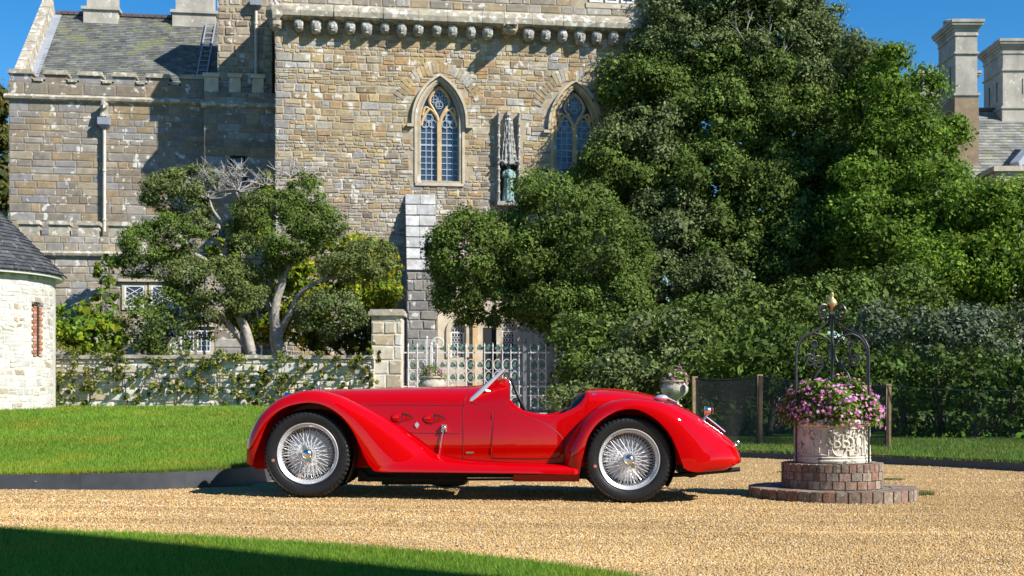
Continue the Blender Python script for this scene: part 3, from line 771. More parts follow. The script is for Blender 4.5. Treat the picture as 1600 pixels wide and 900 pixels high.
# niche with carved canopy
nc = (nu0+nu1)/2; nw = (nu1-nu0)/2; zn = H(794, 258)[1]           # springing of the canopy
b = MB(); b.box(nc-nw, nc-nw+.10, -.14, .1, nz0, nz1); b.box(nc+nw-.10, nc+nw, -.14, .1, nz0, nz1); b.box(nc-nw, nc+nw, -.30, .1, nz0-.14, nz0); b.box(nc-nw+.10, nc+nw-.10, .02, .06, zn+.3, nz1)
niche = b.build('niche', M['greystone'], tower, world=False)
b = MB(); b.box(nc-nw+.06, nc+nw-.06, .44, .49, nz0, zn+.3); b.build('niche_back', M['chimney_brown'], niche, world=False)
for sgn in (-1, 1):                                                  # slender side shafts with knops
    b = MB(); x = nc+sgn*(nw-.05); z = nz0; prof = []
    while z < nz1: prof += [(.035, z), (.035, z+.26), (.06, z+.30), (.07, z+.34), (.04, z+.38)]; z += .40
    b.lathe(prof, (x, -.2, 0), 8); b.build('shaft', M['greystone'], niche, world=False, smooth=True)
b = MB(); h_ = nz1-zn
for i in range(9):                                                   # spire: tiers of crockets shrinking upwards
    t = i/8; hw = (nw-.12)*(1-.68*t); z = zn+h_*t*.93; dp = .34*(1-.6*t)
    b.add([(nc-hw,0,z),(nc-hw*.6,-dp,z),(nc+hw*.6,-dp,z),(nc+hw,0,z),(nc-hw*.8,0,z+h_*.13),(nc-hw*.45,-dp*.85,z+h_*.13),(nc+hw*.45,-dp*.85,z+h_*.13),(nc+hw*.8,0,z+h_*.13)],
          [(0,1,5,4),(1,2,6,5),(2,3,7,6),(4,5,6,7),(0,3,2,1)])
    for q in (-1,-.5,0,.5,1):
        cxq, cyq = nc+hw*.8*q+random.uniform(-.02,.02), -dp*(1-.35*abs(q)); b.blob((cxq, cyq, z+.03), (.05,.05,random.uniform(.06,.11)), 6, 5, .6)
        if i < 7 and i % 2 == (1 if q in (-.5,.5) else 0): b.tube([(cxq, cyq-.02, z-.02), (cxq, cyq-.02, z+.22), (cxq, cyq, z+.46)], [.035,.028,.004], 5)
b.lathe([(.07,nz1-.3),(.11,nz1-.22),(.06,nz1-.12),(.10,nz1-.05),(.02,nz1+.02)], (nc,-.12,0), 8)
for q in (-.5, .5):
    b.tube([(nc+q*nw*1.3+.12*math.cos(a), -.30, zn-.02+.12*math.sin(a)) for a in np.linspace(0, math.pi, 9)], .035, 5)
b.build('canopy', M['greystone'], niche, world=False)

# pale entrance wall behind the gate
v_e = -.5; e0, e1 = HU(684, v_e), HU(930, v_e); ez = H(760, 470, v_e)[1]
b = MB()
ewin = [(H(715, 545, v_e), H(715, 500, v_e)), (H(795, 545, v_e), H(795, 498, v_e))]
wq = .27; xs = [e0, ewin[0][0][0]-wq, ewin[0][0][0]+wq, ewin[1][0][0]-wq, ewin[1][0][0]+wq, e1]
for i in range(5):
    if i % 2 == 0: b.box(xs[i], xs[i+1], v_e, 0-.01, 0, ez)
    else:
        wz0, wz1 = ewin[i//2][0][1]-.3, ewin[i//2][1][1]; b.box(xs[i], xs[i+1], v_e, -.01, 0, wz0); b.box(xs[i], xs[i+1], v_e, -.01, wz1, ez)
ent = b.build('entrance_wall', M['dressed'], tower, world=False)
for (p0, p1) in ewin:
    cu = p0[0]; zb2, zt2 = p0[1]-.3, p1[1]
    f = MB(); A1 = arch(cu, .235, zb2, zt2-.42, zt2-.04); A2 = [(cu-.27 if x < cu else cu+.27, z) if z <= zt2-.42 else (cu-.27 if x < cu-.12 else (cu+.27 if x > cu+.12 else x), zt2) for x, z in A1]
    f.strip(A1, A2, v_e+.05, v_e+.3); f.strip(arch(cu,.30,zb2,zt2-.40,zt2+.04), arch(cu,.40,zb2,zt2-.40,zt2+.14), v_e-.06, v_e+.02)
    wf = f.build('entrance_window', M['dressed'], tower, world=False)
    c = MB(); c.box(cu-.235,cu-.20,v_e+.10,v_e+.13,zb2,zt2-.42); c.box(cu+.20,cu+.235,v_e+.10,v_e+.13,zb2,zt2-.42); c.box(cu-.2,cu+.2,v_e+.10,v_e+.13,zt2-.46,zt2-.42)
    for k in range(4):
        for m_ in range(7):
            x, z = cu-.15+.1*k, zb2+.1+.17*m_
            if z < zt2-.1: c.tube([(x+.05*math.cos(a), v_e+.12, z+.075*math.sin(a)) for a in np.arange(6)*math.pi/3], .010, 4, closed=True)
    c.build('lead_cames', M['white_paint'], wf, world=False, kind='stuff')
    for k in range(4): pane(wf, cu, v_e+.16, zb2+(zt2-zb2)*(k+.5)/4, .50, (zt2-zb2)/4-.01)
dx0, dz1 = H(755, 512, v_e); dx1, _ = H(776, 512, v_e)
b = MB(); b.box(dx0, dx1, v_e-.012, v_e+.1, .6, dz1); b.build('dark_doorway', M['dark'], ent, world=False)
for px in (742, 779, 838, 862):
    b = MB(); x = HU(px, v_e); b.box(x-.09, x+.09, v_e-.14, v_e-.002, 0, ez-.1); b.build('pilaster', M['dressed_warm'] if px == 742 else M['dressed'], ent, world=False)

# buttress with a sloping weathered top
u0, zt = H(633, 304, 0); u1, _ = H(680, 304, 0); bv = -1.25; _, zm = H(655, 424, bv)
b = MB(); b.add([(u0+.02,.0,zt-.05),(u1-.02,.0,zt-.05),(u1-.02,bv+.03,zm-.05),(u0+.02,bv+.03,zm-.05),(u0+.02,0,0),(u1-.02,0,0),(u1-.02,bv+.03,0),(u0+.02,bv+.03,0)],
          [(0,3,2,1),(3,7,6,2),(0,4,7,3),(1,2,6,5)])
but = b.build('buttress', M['greystone'], tower, world=False)
nsl = 7
for i in range(nsl):
    cuts = [u0, u0+(u1-u0)*random.choice([.38,.5,.62,.45]), u1]
    for k in range(2):
        t0, t1 = i/nsl, (i+1)/nsl; e = .008; lift = .05+random.uniform(0, .02)
        q = lambda x, t, l: (x, bv*t-l*.6, zt+(zm-zt)*t+l*.6)
        bb = MB(); c = pick([(.44,.44,.44),(.50,.50,.50),(.36,.36,.36),(.47,.47,.46)])
        x0, x1 = cuts[k]+e, cuts[k+1]-e
        bb.add([q(x0,t0+e,0),q(x1,t0+e,0),q(x1,t1-e,0),q(x0,t1-e,0),q(x0,t0+e,lift),q(x1,t0+e,lift),q(x1,t1-e,lift),q(x0,t1-e,lift)], [(4,7,6,5),(0,1,5,4),(1,2,6,5),(2,3,7,6),(3,0,4,7)], c)
        bb.build('weathering_slab', M['ashlar'], but, world=False)
bs = masonry(u0, u1, .5, zm-.03, (.28,.42), (1.2,2.2), None, [(.22,.215,.21),(.26,.255,.25),(.18,.175,.17),(.25,.235,.205)], depth=.02)  # darker stones: the trees' shadow on the lower buttress is in their colour
emit(bs, FACE(bv+.02), M['ashlar'], but, 'stone', 60)

# statue in the niche
su, sz = nc, nz0+.012
p0 = (HX+su*HC-(-.12)*HS*1, HY+su*HS+(-.12)*HC, sz)
stat = thing('statue', 'green verdigris bronze statue of a robed standing figure in the carved niche', 'statue', p0, TH)
hS = H(794, 257)[1]-sz; b = MB(); rows = []
for t, rx, ry, cx in [(0,.19,.15,0),(.04,.20,.16,0),(.2,.185,.15,.0),(.4,.175,.14,.01),(.55,.18,.14,.015),(.66,.165,.125,.01),(.76,.19,.12,.0),(.82,.17,.10,0),(.845,.07,.06,0),(.86,.055,.055,0)]:
    rows.append([(cx+rx*math.cos(a)*(1+.10*math.sin(a*9+t*2)), ry*math.sin(a)*(1+.10*math.sin(a*9+t*2)), t*hS) for a in np.arange(36)*2*math.pi/36])
b.grid(rows, closed=True); b.blob((0,-.01,.915*hS), (.075,.085,.095), 14, 10); b.lathe([(.07,.965*hS),(.085,.985*hS),(.09,1.02*hS),(.06,1.0*hS)], (0,0,0), 10)
b.tube([(.17,-.02,.77*hS),(.21,-.09,.64*hS),(.05,-.19,.60*hS)], [.055,.05,.035], 8); b.tube([(-.17,-.02,.77*hS),(-.20,-.10,.66*hS),(-.08,-.19,.68*hS)], [.055,.05,.035], 8)
b.blob((-.02,-.19,.69*hS), (.07,.06,.11), 10, 8); b.blob((-.03,-.20,.79*hS), (.045,.045,.05), 10, 8)
b.build('figure', M['verdigris'], stat, smooth=True, world=False, ang=60)
b = MB(); b.lathe([(.001,-.011),(.24,-.011),(.24,.05),(.19,.06)], (0,0,0), 8); b.build('plinth', M['verdigris'], stat, world=False)

# ================================================================ battlemented wing on the left
VW = 3.2
wing = thing('battlemented_wing', 'grey and tan ashlar wing with battlements and a mossy slate roof', 'building', (HX, HY, 0), TH)
wu0, wu1 = HU(14, VW), HU(330, VW)
ws0 = H(170, 158, VW)[1]; wsill = H(170, 131, VW)[1]; wtop = H(170, 116, VW)[1]
b = MB(); b.box(wu0, 1.0, VW, VW+9, 0, ws0+.1); b.box(wu0, wu1, VW-.05, VW+.45, ws0+.1, wsill)
ww = b.build('wall', M['mortar_dull'], wing, world=False)
AP = [(0.236,0.205,0.160),(0.266,0.220,0.152),(0.251,0.243,0.236),(0.289,0.213,0.122),(0.213,0.190,0.160),(0.281,0.258,0.220),(0.304,0.251,0.175),(0.228,0.182,0.129),(0.258,0.251,0.251)]
st = masonry(wu0, -.05, 5.5, ws0-.05, (.22,.34), (1.5,3.4), lambda u, z: False, AP, gap=.010, depth=.014, jit=.006, wave=.006)
emit(st, FACE(VW), M['ashlar'], ww, 'stone', 260, lambda u, z: z > H(170, 345, VW)[1] and u < HU(318, VW))
st = masonry(wu0, wu1, ws0+.16, wsill-.06, (.24,.34), (1.5,3.2), None, AP, gap=.010, depth=.014, jit=.006, wave=.004)
emit(st, FACE(VW-.05), M['ashlar'], ww, 'stone', 40)
b = MB(); b.grid([[(uu, VW-q[0], ws0+q[1]) for q in ((0,-.08),(.14,-.02),(.17,.06),(.06,.16),(0,.16))] for uu in np.linspace(wu0-.15, wu1, 14)]); b.build('string_course', M['coping'], wing, world=False)
mer = [(16,50),(71,104),(124,158),(178,211),(230,264),(283,318)]
for i, (a, c) in enumerate(mer):
    x0, x1 = HU(a, VW), HU(c, VW); b = MB(); b.box(x0, x1, VW-.052, VW+.40, wsill+.0, wtop-.10)
    m_ = b.build('merlon', M['ashlar'], wing, world=False)
    col = pick(AP); at = m_.data.attributes.new('col', 'FLOAT_COLOR', 'POINT'); at.data.foreach_set('color', np.array([(*col, 1)]*len(m_.data.vertices), dtype=np.float32).ravel())
    b = MB(); b.box(x0-.07, x1+.07, VW-.13, VW+.48, wtop-.10, wtop-.03); b.box(x0-.03, x1+.03, VW-.09, VW+.44, wtop-.03, wtop+.06); b.build('cap', M['coping'], m_, world=False)
    if i < 5:
        y0, y1 = x1, HU(mer[i+1][0], VW); b = MB(); b.box(y0+.075, y1-.075, VW-.12, VW+.47, wsill, wsill+.07); b.box(y0, y1, VW-.07, VW+.43, wsill+.0725, wsill+.12); b.build('crenel_sill', M['coping'], wing, world=False)
# slate roof
ev, rv = VW+.9, VW+5.6
ez_ = wsill-.15; rz0 = H(52, 21, rv)[1]; ru0, ru1 = HU(46, rv), 1.5
slp = math.hypot(rv-ev, rz0-ez_)
def roofpt(u, t, d, e0=ev, r0=rv, za=ez_, zb=None):
    zb = rz0 if zb is None else zb
    n = Vector((0, -(zb-za), (r0-e0))).normalized()
    return (u+n.x*d, e0+(r0-e0)*t+n.y*d, za+(zb-za)*t+n.z*d)
b = MB(); b.add([roofpt(wu0+.3,0,0), roofpt(1.5,0,0), roofpt(1.5,1,0), roofpt(wu0+.3,1,0), (wu0+.3,rv+4.7,ez_), (1.5,rv+4.7,ez_)], [(0,1,2,3),(3,2,5,4)])
roof = b.build('roof', M['slate_dark'], wing, world=False)
def slates(parent, fpt, u0, u1, L_, rows, wmin, wmax, pal, m, thick=.012):
    b = MB()
    for i in range(rows):
        u = u0-random.uniform(0, wmax)
        while u < u1:
            wd = random.uniform(wmin, wmax); a, c = max(u, u0), min(u+wd-.006, u1); u += wd
            if c-a < .03: continue
            t0, t1 = i/rows, min(1, (i+1.05)/rows); kk = random.uniform(.75, 1.2); col = tuple(q*kk for q in pick(pal)); d = random.uniform(.8, 1.5)*thick
            vs = [fpt(a,t0,.002),fpt(c,t0,.002),fpt(a,t0,d+.008),fpt(c,t0,d+.008),fpt(c,t1,.004),fpt(a,t1,.004)]
            b.add(vs, [(0,1,3,2),(2,3,4,5),(1,4,3),(0,2,5)], col)
    return b.build('slates', m, parent, world=False, kind='stuff')
SP = [(.125,.13,.115),(.15,.155,.13),(.105,.11,.105),(.165,.165,.125),(.12,.125,.125)]
slates(roof, roofpt, wu0+.5, 1.2, slp, 44, .18, .30, SP, M['slate'])
b = MB(); n_ = 46
for k in range(n_):
    x = wu0+.4+(1.4-wu0-.4)*k/n_; b.lathe([(.10,0),(.11,.10),(.10,.2)], (0,0,0), 8) if False else b.box(x, x+(1-wu0)/n_*.9, rv-.11, rv+.11, rz0+.0, rz0+.13)
b.build('ridge_tiles', M['ridge'], roof, world=False, kind='stuff')
b = MB(); b.add([roofpt(wu0+.30,-.02,.01),roofpt(wu0+.62,-.02,.01),roofpt(wu0+.62,1.0,.03),roofpt(wu0+.30,1.0,.03)], [(0,1,2,3)]); b.build('lead_flashing', M['lead'], roof, world=False)
# gable coping at the far left
for i in range(9):
    t0, t1 = i/9*1.06-.02, (i+1)/9*1.06-.024; b = MB()
    q = [roofpt(wu0-.08,t0,-.5),roofpt(wu0+.30,t0,-.5),roofpt(wu0+.30,t1,-.5),roofpt(wu0-.08,t1,-.5),roofpt(wu0-.08,t0,.55),roofpt(wu0+.30,t0,.55),roofpt(wu0+.30,t1,.55),roofpt(wu0-.08,t1,.55)]
    b.add(q, [(0,3,2,1),(4,5,6,7),(0,1,5,4),(1,2,6,5),(2,3,7,6),(3,0,4,7)]); b.build('gable_coping_stone', M['coping'], wing, world=False)
# roof ladder
b = MB(); la, lb = HU(308, VW+2), HU(323, VW+2)
for x in (la, lb): b.bar(roofpt(x,.02,.10), roofpt(x,.93,.10), .05, .05)
lad = b.build('roof_ladder', M['lead'], roof, world=False)
for k in range(15):
    t = .05+.86*k/14; b = MB(); b.bar(roofpt(la+.026,t,.10), roofpt(lb-.026,t,.10), .03, .03); b.build('rung', M['lead'], roof, world=False)
# ridge chimneys
for (a, c, yb) in ((131, 183, 26), (270, 336, 31)):
    v0 = rv-.5; x0, x1 = HU(a, v0), HU(c, v0); z0 = H(a, yb, v0)[1]; b = MB()
    b.box(x0-.02, x1+.02, v0, v0+1.2, rz0-.8, z0+.30); b.box(x0-.10, x1+.10, v0-.08, v0+1.28, z0+.30, z0+.42); b.box(x0+.10, x1-.10, v0+.1, v0+1.1, z0+.42, z0+3.2); b.box(x0-.15, x1+.15, v0-.15, v0+1.3, z0+3.2, z0+3.6)
    b.build('chimney', M['chimney'], wing, world=False)
# projecting block between wing and tower, in the tower's shade
vb = 2.1; bu0 = HU(319, vb); zbk = H(370, 118, vb)[1]
b = MB(); b.box(bu0, 1.0, vb, VW+.02, 0, zbk-.6); blk = b.build('projecting_bay', M['mortar_dull'], wing, world=False)
st = masonry(bu0, -.02, 6, zbk-.62, (.24,.36), (1.4,3), None, AP, gap=.01, depth=.014, jit=.006)
emit(st, FACE(vb), M['ashlar'], blk, 'stone', 0)
b = MB(); b.grid([[(uu, vb-q[0], H(330,165,vb)[1]+q[1]) for q in ((0,-.08),(.12,-.02),(.14,.06),(.05,.14),(0,.14))] for uu in (bu0-.1, -.02)]); b.build('string_course', M['coping'], blk, world=False)
for (a, c) in ((319, 341), (358, 376), (394, 412)):
    x0, x1 = HU(a, vb), HU(c, vb); b = MB(); b.box(x0, x1, vb, vb+.4, zbk-.6, zbk-.08); b.box(x0-.05, x1+.05, vb-.06, vb+.45, zbk-.08, zbk+.06); b.build('merlon', M['dressed'], blk, world=False)
wa, wz_ = H(363, 300, vb); wb2, wz2 = H(381, 248, vb)
b = MB(); b.box(wa-.1, wb2+.1, vb-.03, vb+.05, wz_, wz2+.1); sw = b.build('narrow_window', M['ashlar'], blk, world=False); pane(sw, (wa+wb2)/2, vb-.034, (wz_+wz2)/2, wb2-wa, wz2-wz_)
# rubble chimney stack rising behind the block
vs_ = 3.9; x0, x1 = HU(340, vs_), HU(425, vs_); zt_ = H(380, -40, vs_)[1]; z0 = H(380, 122, vs_)[1]
b = MB(); b.box(x0, x1, vs_, vs_+1.8, z0-1, zt_); stk = b.build('rubble_stack', M['mortar'], wing, world=False)
st = masonry(x0, x1, z0-.4, zt_, (.20,.36), (.9,2.2), None, [(.27,.21,.15),(.31,.25,.18),(.35,.30,.22),(.25,.20,.15),(.38,.33,.26)], gap=.05, depth=.03, jit=.02)
emit(st, FACE(vs_), M['stone'], stk, 'stone', 80)
def downpipe(parent, u, v, z0, z1, hop=True, r=.06):
    b = MB(); b.tube([(u, v, z0), (u, v, z1)], r, 10); 
    o = b.build('downpipe', M['pipe'], parent, world=False, smooth=True)
    if hop:
        b = MB(); b.box(u-.21, u+.21, v-.20, v+.1, z1+.10, z1+.36); b.add([(u-.21,v-.2,z1+.1),(u+.21,v-.2,z1+.1),(u+.21,v+.1,z1+.1),(u-.21,v+.1,z1+.1),(u-.07,v-.07,z1-.05),(u+.07,v-.07,z1-.05),(u+.07,v+.07,z1-.05),(u-.07,v+.07,z1-.05)], [(0,4,5,1),(1,5,6,2),(2,6,7,3),(3,7,4,0)])
        b.build('hopper_head', M['lead'], o, world=False)
    z = z0+.4
    while z < z1-.2:
        b = MB(); b.lathe([(r,z),(r+.02,z+.01),(r+.02,z+.07),(r,z+.08)], (u,v,0), 10); b.build('pipe_bracket', M['pipe'], o, world=False); z += 1.8
    return o
u_, z1_ = H(163, 200, VW-.15); dp_ = downpipe(wing, u_, VW-.15, H(163, 362, VW-.15)[1], z1_)
b = MB(); b.box(u_-.12, u_+.12, VW-.3, VW-.05, z1_+.40, z1_+.62); b.blob((u_+.02, VW-.25, z1_+.78), (.16,.22,.2), 8, 6, .5); b.build('spout', M['coping'], dp_, world=False)
u_, z1_ = H(400, 14, vs_-.12); downpipe(wing, u_, vs_-.12, z0-.2, z1_)
# lower bay with its own battlements and mullioned windows
vl = 1.0; l0, l1 = HU(8, vl), HU(432, vl); ls = H(150, 399, vl)[1]; lsill = H(150, 370, vl)[1]; lt = H(150, 350, vl)[1]
lwins = [(195, 226, 446, 480), (237, 268, 446, 480), (266, 278, 500, 550), (282, 304, 516, 550), (308, 330, 516, 550)]
def lhole(u, z):
    for a, c, t, d in lwins:
        q0, z0 = H(a-5, d+6, vl); q1, z1 = H(c+5, t-6, vl)
        if q0 < u < q1 and z0 < z < z1: return True
    return False
b = MB(); b.box(l0, l1, vl, VW-.02, 0, ls+.05); b.box(l0, l1-.3, vl-.04, vl+.4, ls+.05, lsill); lb_ = b.build('lower_storey', M['mortar_dull'], wing, world=False)
LP = [(0.328,0.279,0.205),(0.361,0.312,0.230),(0.312,0.295,0.271),(0.377,0.295,0.180),(0.295,0.254,0.197),(0.394,0.361,0.303),(0.279,0.271,0.262)]
st = masonry(l0, l1, 1.5, ls-.05, (.24,.34), (1.6,3.6), lhole, LP, gap=.01, depth=.014, jit=.006, wave=.006)
emit(st, FACE(vl), M['ashlar'], lb_, 'stone', 90, lambda u, z: u < HU(190, vl) and z > H(150, 560, vl)[1])
st = masonry(l0, l1-.3, ls+.12, lsill-.02, (.24,.34), (1.4,3), None, LP, gap=.01, depth=.014, jit=.006, wave=.004)
emit(st, FACE(vl-.04), M['ashlar'], lb_, 'stone', 30, lambda u, z: u < HU(230, vl))
b = MB(); b.grid([[(uu, vl-q[0], ls+q[1]) for q in ((0,-.08),(.13,-.03),(.16,.05),(.05,.14),(0,.14))] for uu in (l0-.12, l1)]); b.build('string_course', M['coping'], lb_, world=False)
a = 30
while a < 420:
    x0, x1 = HU(a, vl), HU(a+31, vl); b = MB(); b.box(x0, x1, vl-.042, vl+.38, lsill, lt-.06); b.box(x0-.05, x1+.05, vl-.11, vl+.44, lt-.06, lt+.08); b.build('merlon', M['coping'], lb_, world=False); a += 46.5
for a, c, t, d in lwins:
    q0, z0 = H(a, d, vl); q1, z1 = H(c, t, vl); f = MB()
    f.box(q0-.09, q0, vl-.05, vl+.12, z0-.09, z1+.09); f.box(q1, q1+.09, vl-.05, vl+.12, z0-.09, z1+.09); f.box(q0, q1, vl-.05, vl+.12, z1, z1+.09); f.box(q0, q1, vl-.05, vl+.12, z0-.09, z0)
    wf = f.build('stone_window', M['dressed'], wing, world=False)
    f = MB(); f.box(q0-.2, q1+.2, vl-.14, vl-.052, z1+.12, z1+.22); f.build('label_mould', M['dressed'], wf, world=False)
    f = MB(); nn = 3
    f.box(q0,q0+.05,vl-.04,vl+.02,z0,z1); f.box(q1-.05,q1,vl-.04,vl+.02,z0,z1); f.box(q0+.05,q1-.05,vl-.04,vl+.02,z1-.05,z1); f.box(q0+.05,q1-.05,vl-.04,vl+.02,z0,z0+.05)
    f.build('casement', M['white_paint'], wf, world=False)
    f = MB(); cx, cz = (q0+q1)/2, (z0+z1)/2; hw, hh = (q1-q0)/2-.05, (z1-z0)/2-.05
    for k in (-.5, 0, .5):
        f.bar((cx-hw, vl-.028, cz+hh*k-hh*.5), (cx+hw, vl-.028, cz+hh*k+hh*.5), .02, .02) if a < 240 else f.bar((cx-hw, vl-.028, cz+hh*k), (cx+hw, vl-.028, cz+hh*k), .02, .02)
        f.bar((cx-hw, vl-.028, cz-hh*k+hh*.5), (cx+hw, vl-.028, cz-hh*k-hh*.5), .02, .02) if a < 240 else f.bar((cx+hw*k, vl-.028, cz-hh), (cx+hw*k, vl-.028, cz+hh), .02, .02)
    f.build('lead_cames', M['white_paint'], wf, world=False, kind='stuff')
    pane(wf, cx, vl-.010, cz, q1-q0, z1-z0).rotation_euler = (0, 0, 0)

# ================================================================ house on the right
RY = 50.0
house = thing('slate_roofed_house', 'house with slate roof and tall limestone chimneys above the trees on the right', 'building', (X(1560, RY), RY, 0), 0)
b = MB(); ry0, ry1 = RY, RY+5.5; zr = Z(174, ry1); ze = Z(268, ry0)
def rp(u, t, d):
    n = Vector((0, -(zr-ze), ry1-ry0)).normalized(); return Vector((u, ry0+(ry1-ry0)*t+n.y*d, ze+(zr-ze)*t+n.z*d))-Vector((X(1560, RY), RY, 0))
hx0, hx1 = X(1445, ry0), X(1760, ry0); O_ = Vector((X(1560, RY), RY, 0))
b.add([tuple(rp(hx0,0,0)), tuple(rp(hx1,0,0)), tuple(rp(hx1,1,0)), tuple(rp(hx0+.5,1,0)), (hx0-O_.x, 11, ze), (hx1-O_.x, 11, ze)], [(0,1,2,3),(3,2,5,4),(0,3,4)])
hroof = b.build('roof', M['slate_dark'], house, world=False)
slates(hroof, lambda u, t, d: tuple(rp(u, t, d)), hx0+.1, hx1, 6, 22, .24, .38, [(.19,.19,.17),(.22,.22,.185),(.17,.175,.17),(.20,.20,.155)], M['slate'], .018)
b = MB(); b.box(hx0-.2, hx1, ry0-.25, RY+11, 0, ze-.05); b.build('wall', M['chimney'], house)
b = MB(); b.box(hx0+.4, hx1, ry1-.12, ry1+.12, zr, zr+.14); b.build('ridge', M['ridge'], hroof)
def stack(px0, px1, Y, ytop, ybase, ybr, pots, narrow=0, slots=(.4,.7), brown=True, dp=1.5, label=None):
    x0, x1 = X(px0, Y), X(px1, Y); zt = Z(ytop, Y); zb = Z(ybase, Y); zk = Z(ybr, Y); y0, y1 = Y, Y+dp; b = MB()
    cap = .62
    b.box(x0, x1, y0, y1, zk+.16, zt-cap)
    for i, (e, h0, h1) in enumerate(((.04,0,.09),(.02,.09,.20),(.06,.20,.30),(.12,.30,.40),(.19,.40,.50),(.23,.50,.62))):
        b.box(x0-e, x1+e, y0-e, y1+e, zt-cap+h0+.0005, zt-cap+h1)
    b.box(x0-.06, x1+.06, y0-.06, y1+.06, zt-cap-.75, zt-cap-.67); b.box(x0-.10, x1+.10, y0-.1, y1+.1, zk+.06, zk+.1595); b.box(x0-.05, x1+.05, y0-.05, y1+.05, zk-.02, zk+.06)
    ch = b.build('chimney', M['chimney'], house)
    b = MB(); b.box(x0-.045, x1+.045, y0-.045, y1+.045, zb-1.6, zk-.02); b.build('chimney_base', M['chimney_brown'] if brown else M['chimney'], ch)
    b = MB()
    for s_ in slots:
        b = MB(); xx = x0+(x1-x0)*s_; b.box(xx-.025, xx+.025, y0-.004, y0+.05, zk+.7, zt-cap-1.1); b.build('flue_slot', M['dark'], ch)
    for s_ in (.3, .7):
        b = MB(); yy = y0+dp*s_; b.box(x0-.004, x0+.05, yy-.06, yy+.06, zk+.5, zt-cap-1.1); b.build('flue_slot', M['dark'], ch)
    for f_ in pots:
        b = MB(); xx = x0+(x1-x0)*f_; b.lathe([(.24,zt),(.26,zt+.1),(.22,zt+.2),(.27,zt+.26),(.2,zt+.30),(.001,zt+.30)], (xx,(y0+y1)/2,0), 8); b.build('chimney_pot', M['greystone'], ch)
    return ch
stack(1493, 1527, 50.5, 32, 212, 152, (.1,.65), slots=(), dp=2.0)
stack(1567, 1660, 54.5, 62, 188, 172, (.12,.5,.8), slots=(.33,), brown=False, dp=2.2)
stack(1437, 1524, 60, 112, 200, 180, (.1,.4,.75), slots=(), brown=False, dp=2)
b = MB(); b.add([rp(X(1478,50.5),.24,.03),rp(X(1536,50.5),.24,.03),rp(X(1536,50.5),.46,.03),rp(X(1478,50.5),.46,.03)], [(0,1,2,3)]); b.build('lead_apron', M['lead'], hroof, world=False)
b = MB(); xa = X(1556, RY-1.6); b.box(xa, xa+6, RY-1.6, RY+.3, 0, Z(268, RY-1.6)); b.box(xa-.12, xa+6, RY-1.72, RY+.35, Z(268, RY-1.6)+.001, Z(260, RY-1.6)); b.build('corner_parapet', M['dressed'], house)
b = MB(); b.bar(P(1586,258,RY-1.0), P(1640,196,RY+1.2), .35, .25); b.build('gable_verge', M['lead'], hroof)
# ================================================================ roundhouse on the left
CY = 31.0; rc = (X(-60, CY), CY); RR = 138*CY/F
rh = thing('roundhouse', 'limewashed round stone building with conical slate roof at the left edge', 'building', (rc[0], rc[1], .5), 0)
zE = Z(432, CY)-.5; zA = zE+(RR+.24)*1.03
b = MB(); b.lathe([(RR, -.3), (RR, zE)], seg=64); rw = b.build('wall', M['mortar_pale'], rh, world=False, smooth=True)
slit_u = RR*(-math.pi/2+R(74)); slit_z0, slit_z1 = Z(556, CY-1)-.5, Z(478, CY-1)-.5
def cylx(u, z, d): a = u/RR; return ((RR+d)*math.cos(a), (RR+d)*math.sin(a), z)
RP = [(.45,.43,.39),(.49,.47,.43),(.41,.39,.35),(.51,.50,.47),(.36,.29,.20),(.47,.46,.44),(.31,.25,.17),(.43,.41,.37)]
st = masonry(-RR*math.pi*.98, RR*.1, -.3, zE-.02, (.12,.24), (.9,1.9), lambda u, z: abs(u-slit_u) < .24 and slit_z0-.05 < z < slit_z1+.05, RP, gap=.03, depth=.010, jit=.04, wave=.07)
emit(st, cylx, M['lime'], rw, 'stone', 260, lambda u, z: u > -RR*math.pi*.42)
bz = slit_z0; k = 0
while bz < slit_z1:                                                  # brick jambs of the slit
    for sd in (-1, 1):
        wd = .16 if (k+(sd > 0)) % 2 else .11
        a0, a1 = (slit_u-.045-wd, slit_u-.045) if sd < 0 else (slit_u+.045, slit_u+.045+wd)
        bb = MB(); col = pick([(.38,.14,.08),(.30,.12,.08),(.42,.20,.12),(.45,.27,.19)])
        s = ([(a0+.004,bz+.004),(a1-.004,bz+.004),(a1-.004,bz+.066),(a0+.004,bz+.066)],)*2+([.028]*4, col)
        bb.add(stone_verts(s, cylx), ST_F, col); bb.build('brick', M['brick'], rw, world=False)
    bz += .074; k += 1
b = MB(); b.add([cylx(slit_u-.05, slit_z0, .003), cylx(slit_u+.05, slit_z0, .003), cylx(slit_u+.05, slit_z1, .003), cylx(slit_u-.05, slit_z1, .003)], [(0,1,2,3)]); b.build('slit_window', M['dark'], rw, world=False)
b = MB(); q = [cylx(slit_u-.2, slit_z1+.02, -.05), cylx(slit_u+.2, slit_z1+.02, -.05), cylx(slit_u+.2, slit_z1+.12, -.05), cylx(slit_u-.2, slit_z1+.12, -.05), cylx(slit_u-.2, slit_z1+.02, .04), cylx(slit_u+.2, slit_z1+.02, .04), cylx(slit_u+.2, slit_z1+.12, .04), cylx(slit_u-.2, slit_z1+.12, .04)]
b.add(q, [(4,5,6,7),(0,1,5,4),(1,2,6,5),(2,3,7,6),(3,0,4,7)]); b.build('lintel', M['lime'], rw, world=False)
b = MB(); b.lathe([(RR-.02,zE-.02),(RR+.20,zE-.05),(RR+.22,zE),(RR+.20,zE+.02)], seg=64); b.build('white_eave_board', M['white_paint'], rh, world=False, smooth=True)
b = MB(); b.lathe([(RR+.20,zE+.022),(.05,zA)], seg=64); cr = b.build('roof', M['slate_dark'], rh, world=False)
def cone(u, t, d):
    r = (RR+.24)*(1-t)+.02; a = u; return ((r+d*.7)*math.cos(a), (r+d*.7)*math.sin(a), zE+.02+(zA-zE)*t+d*.7)
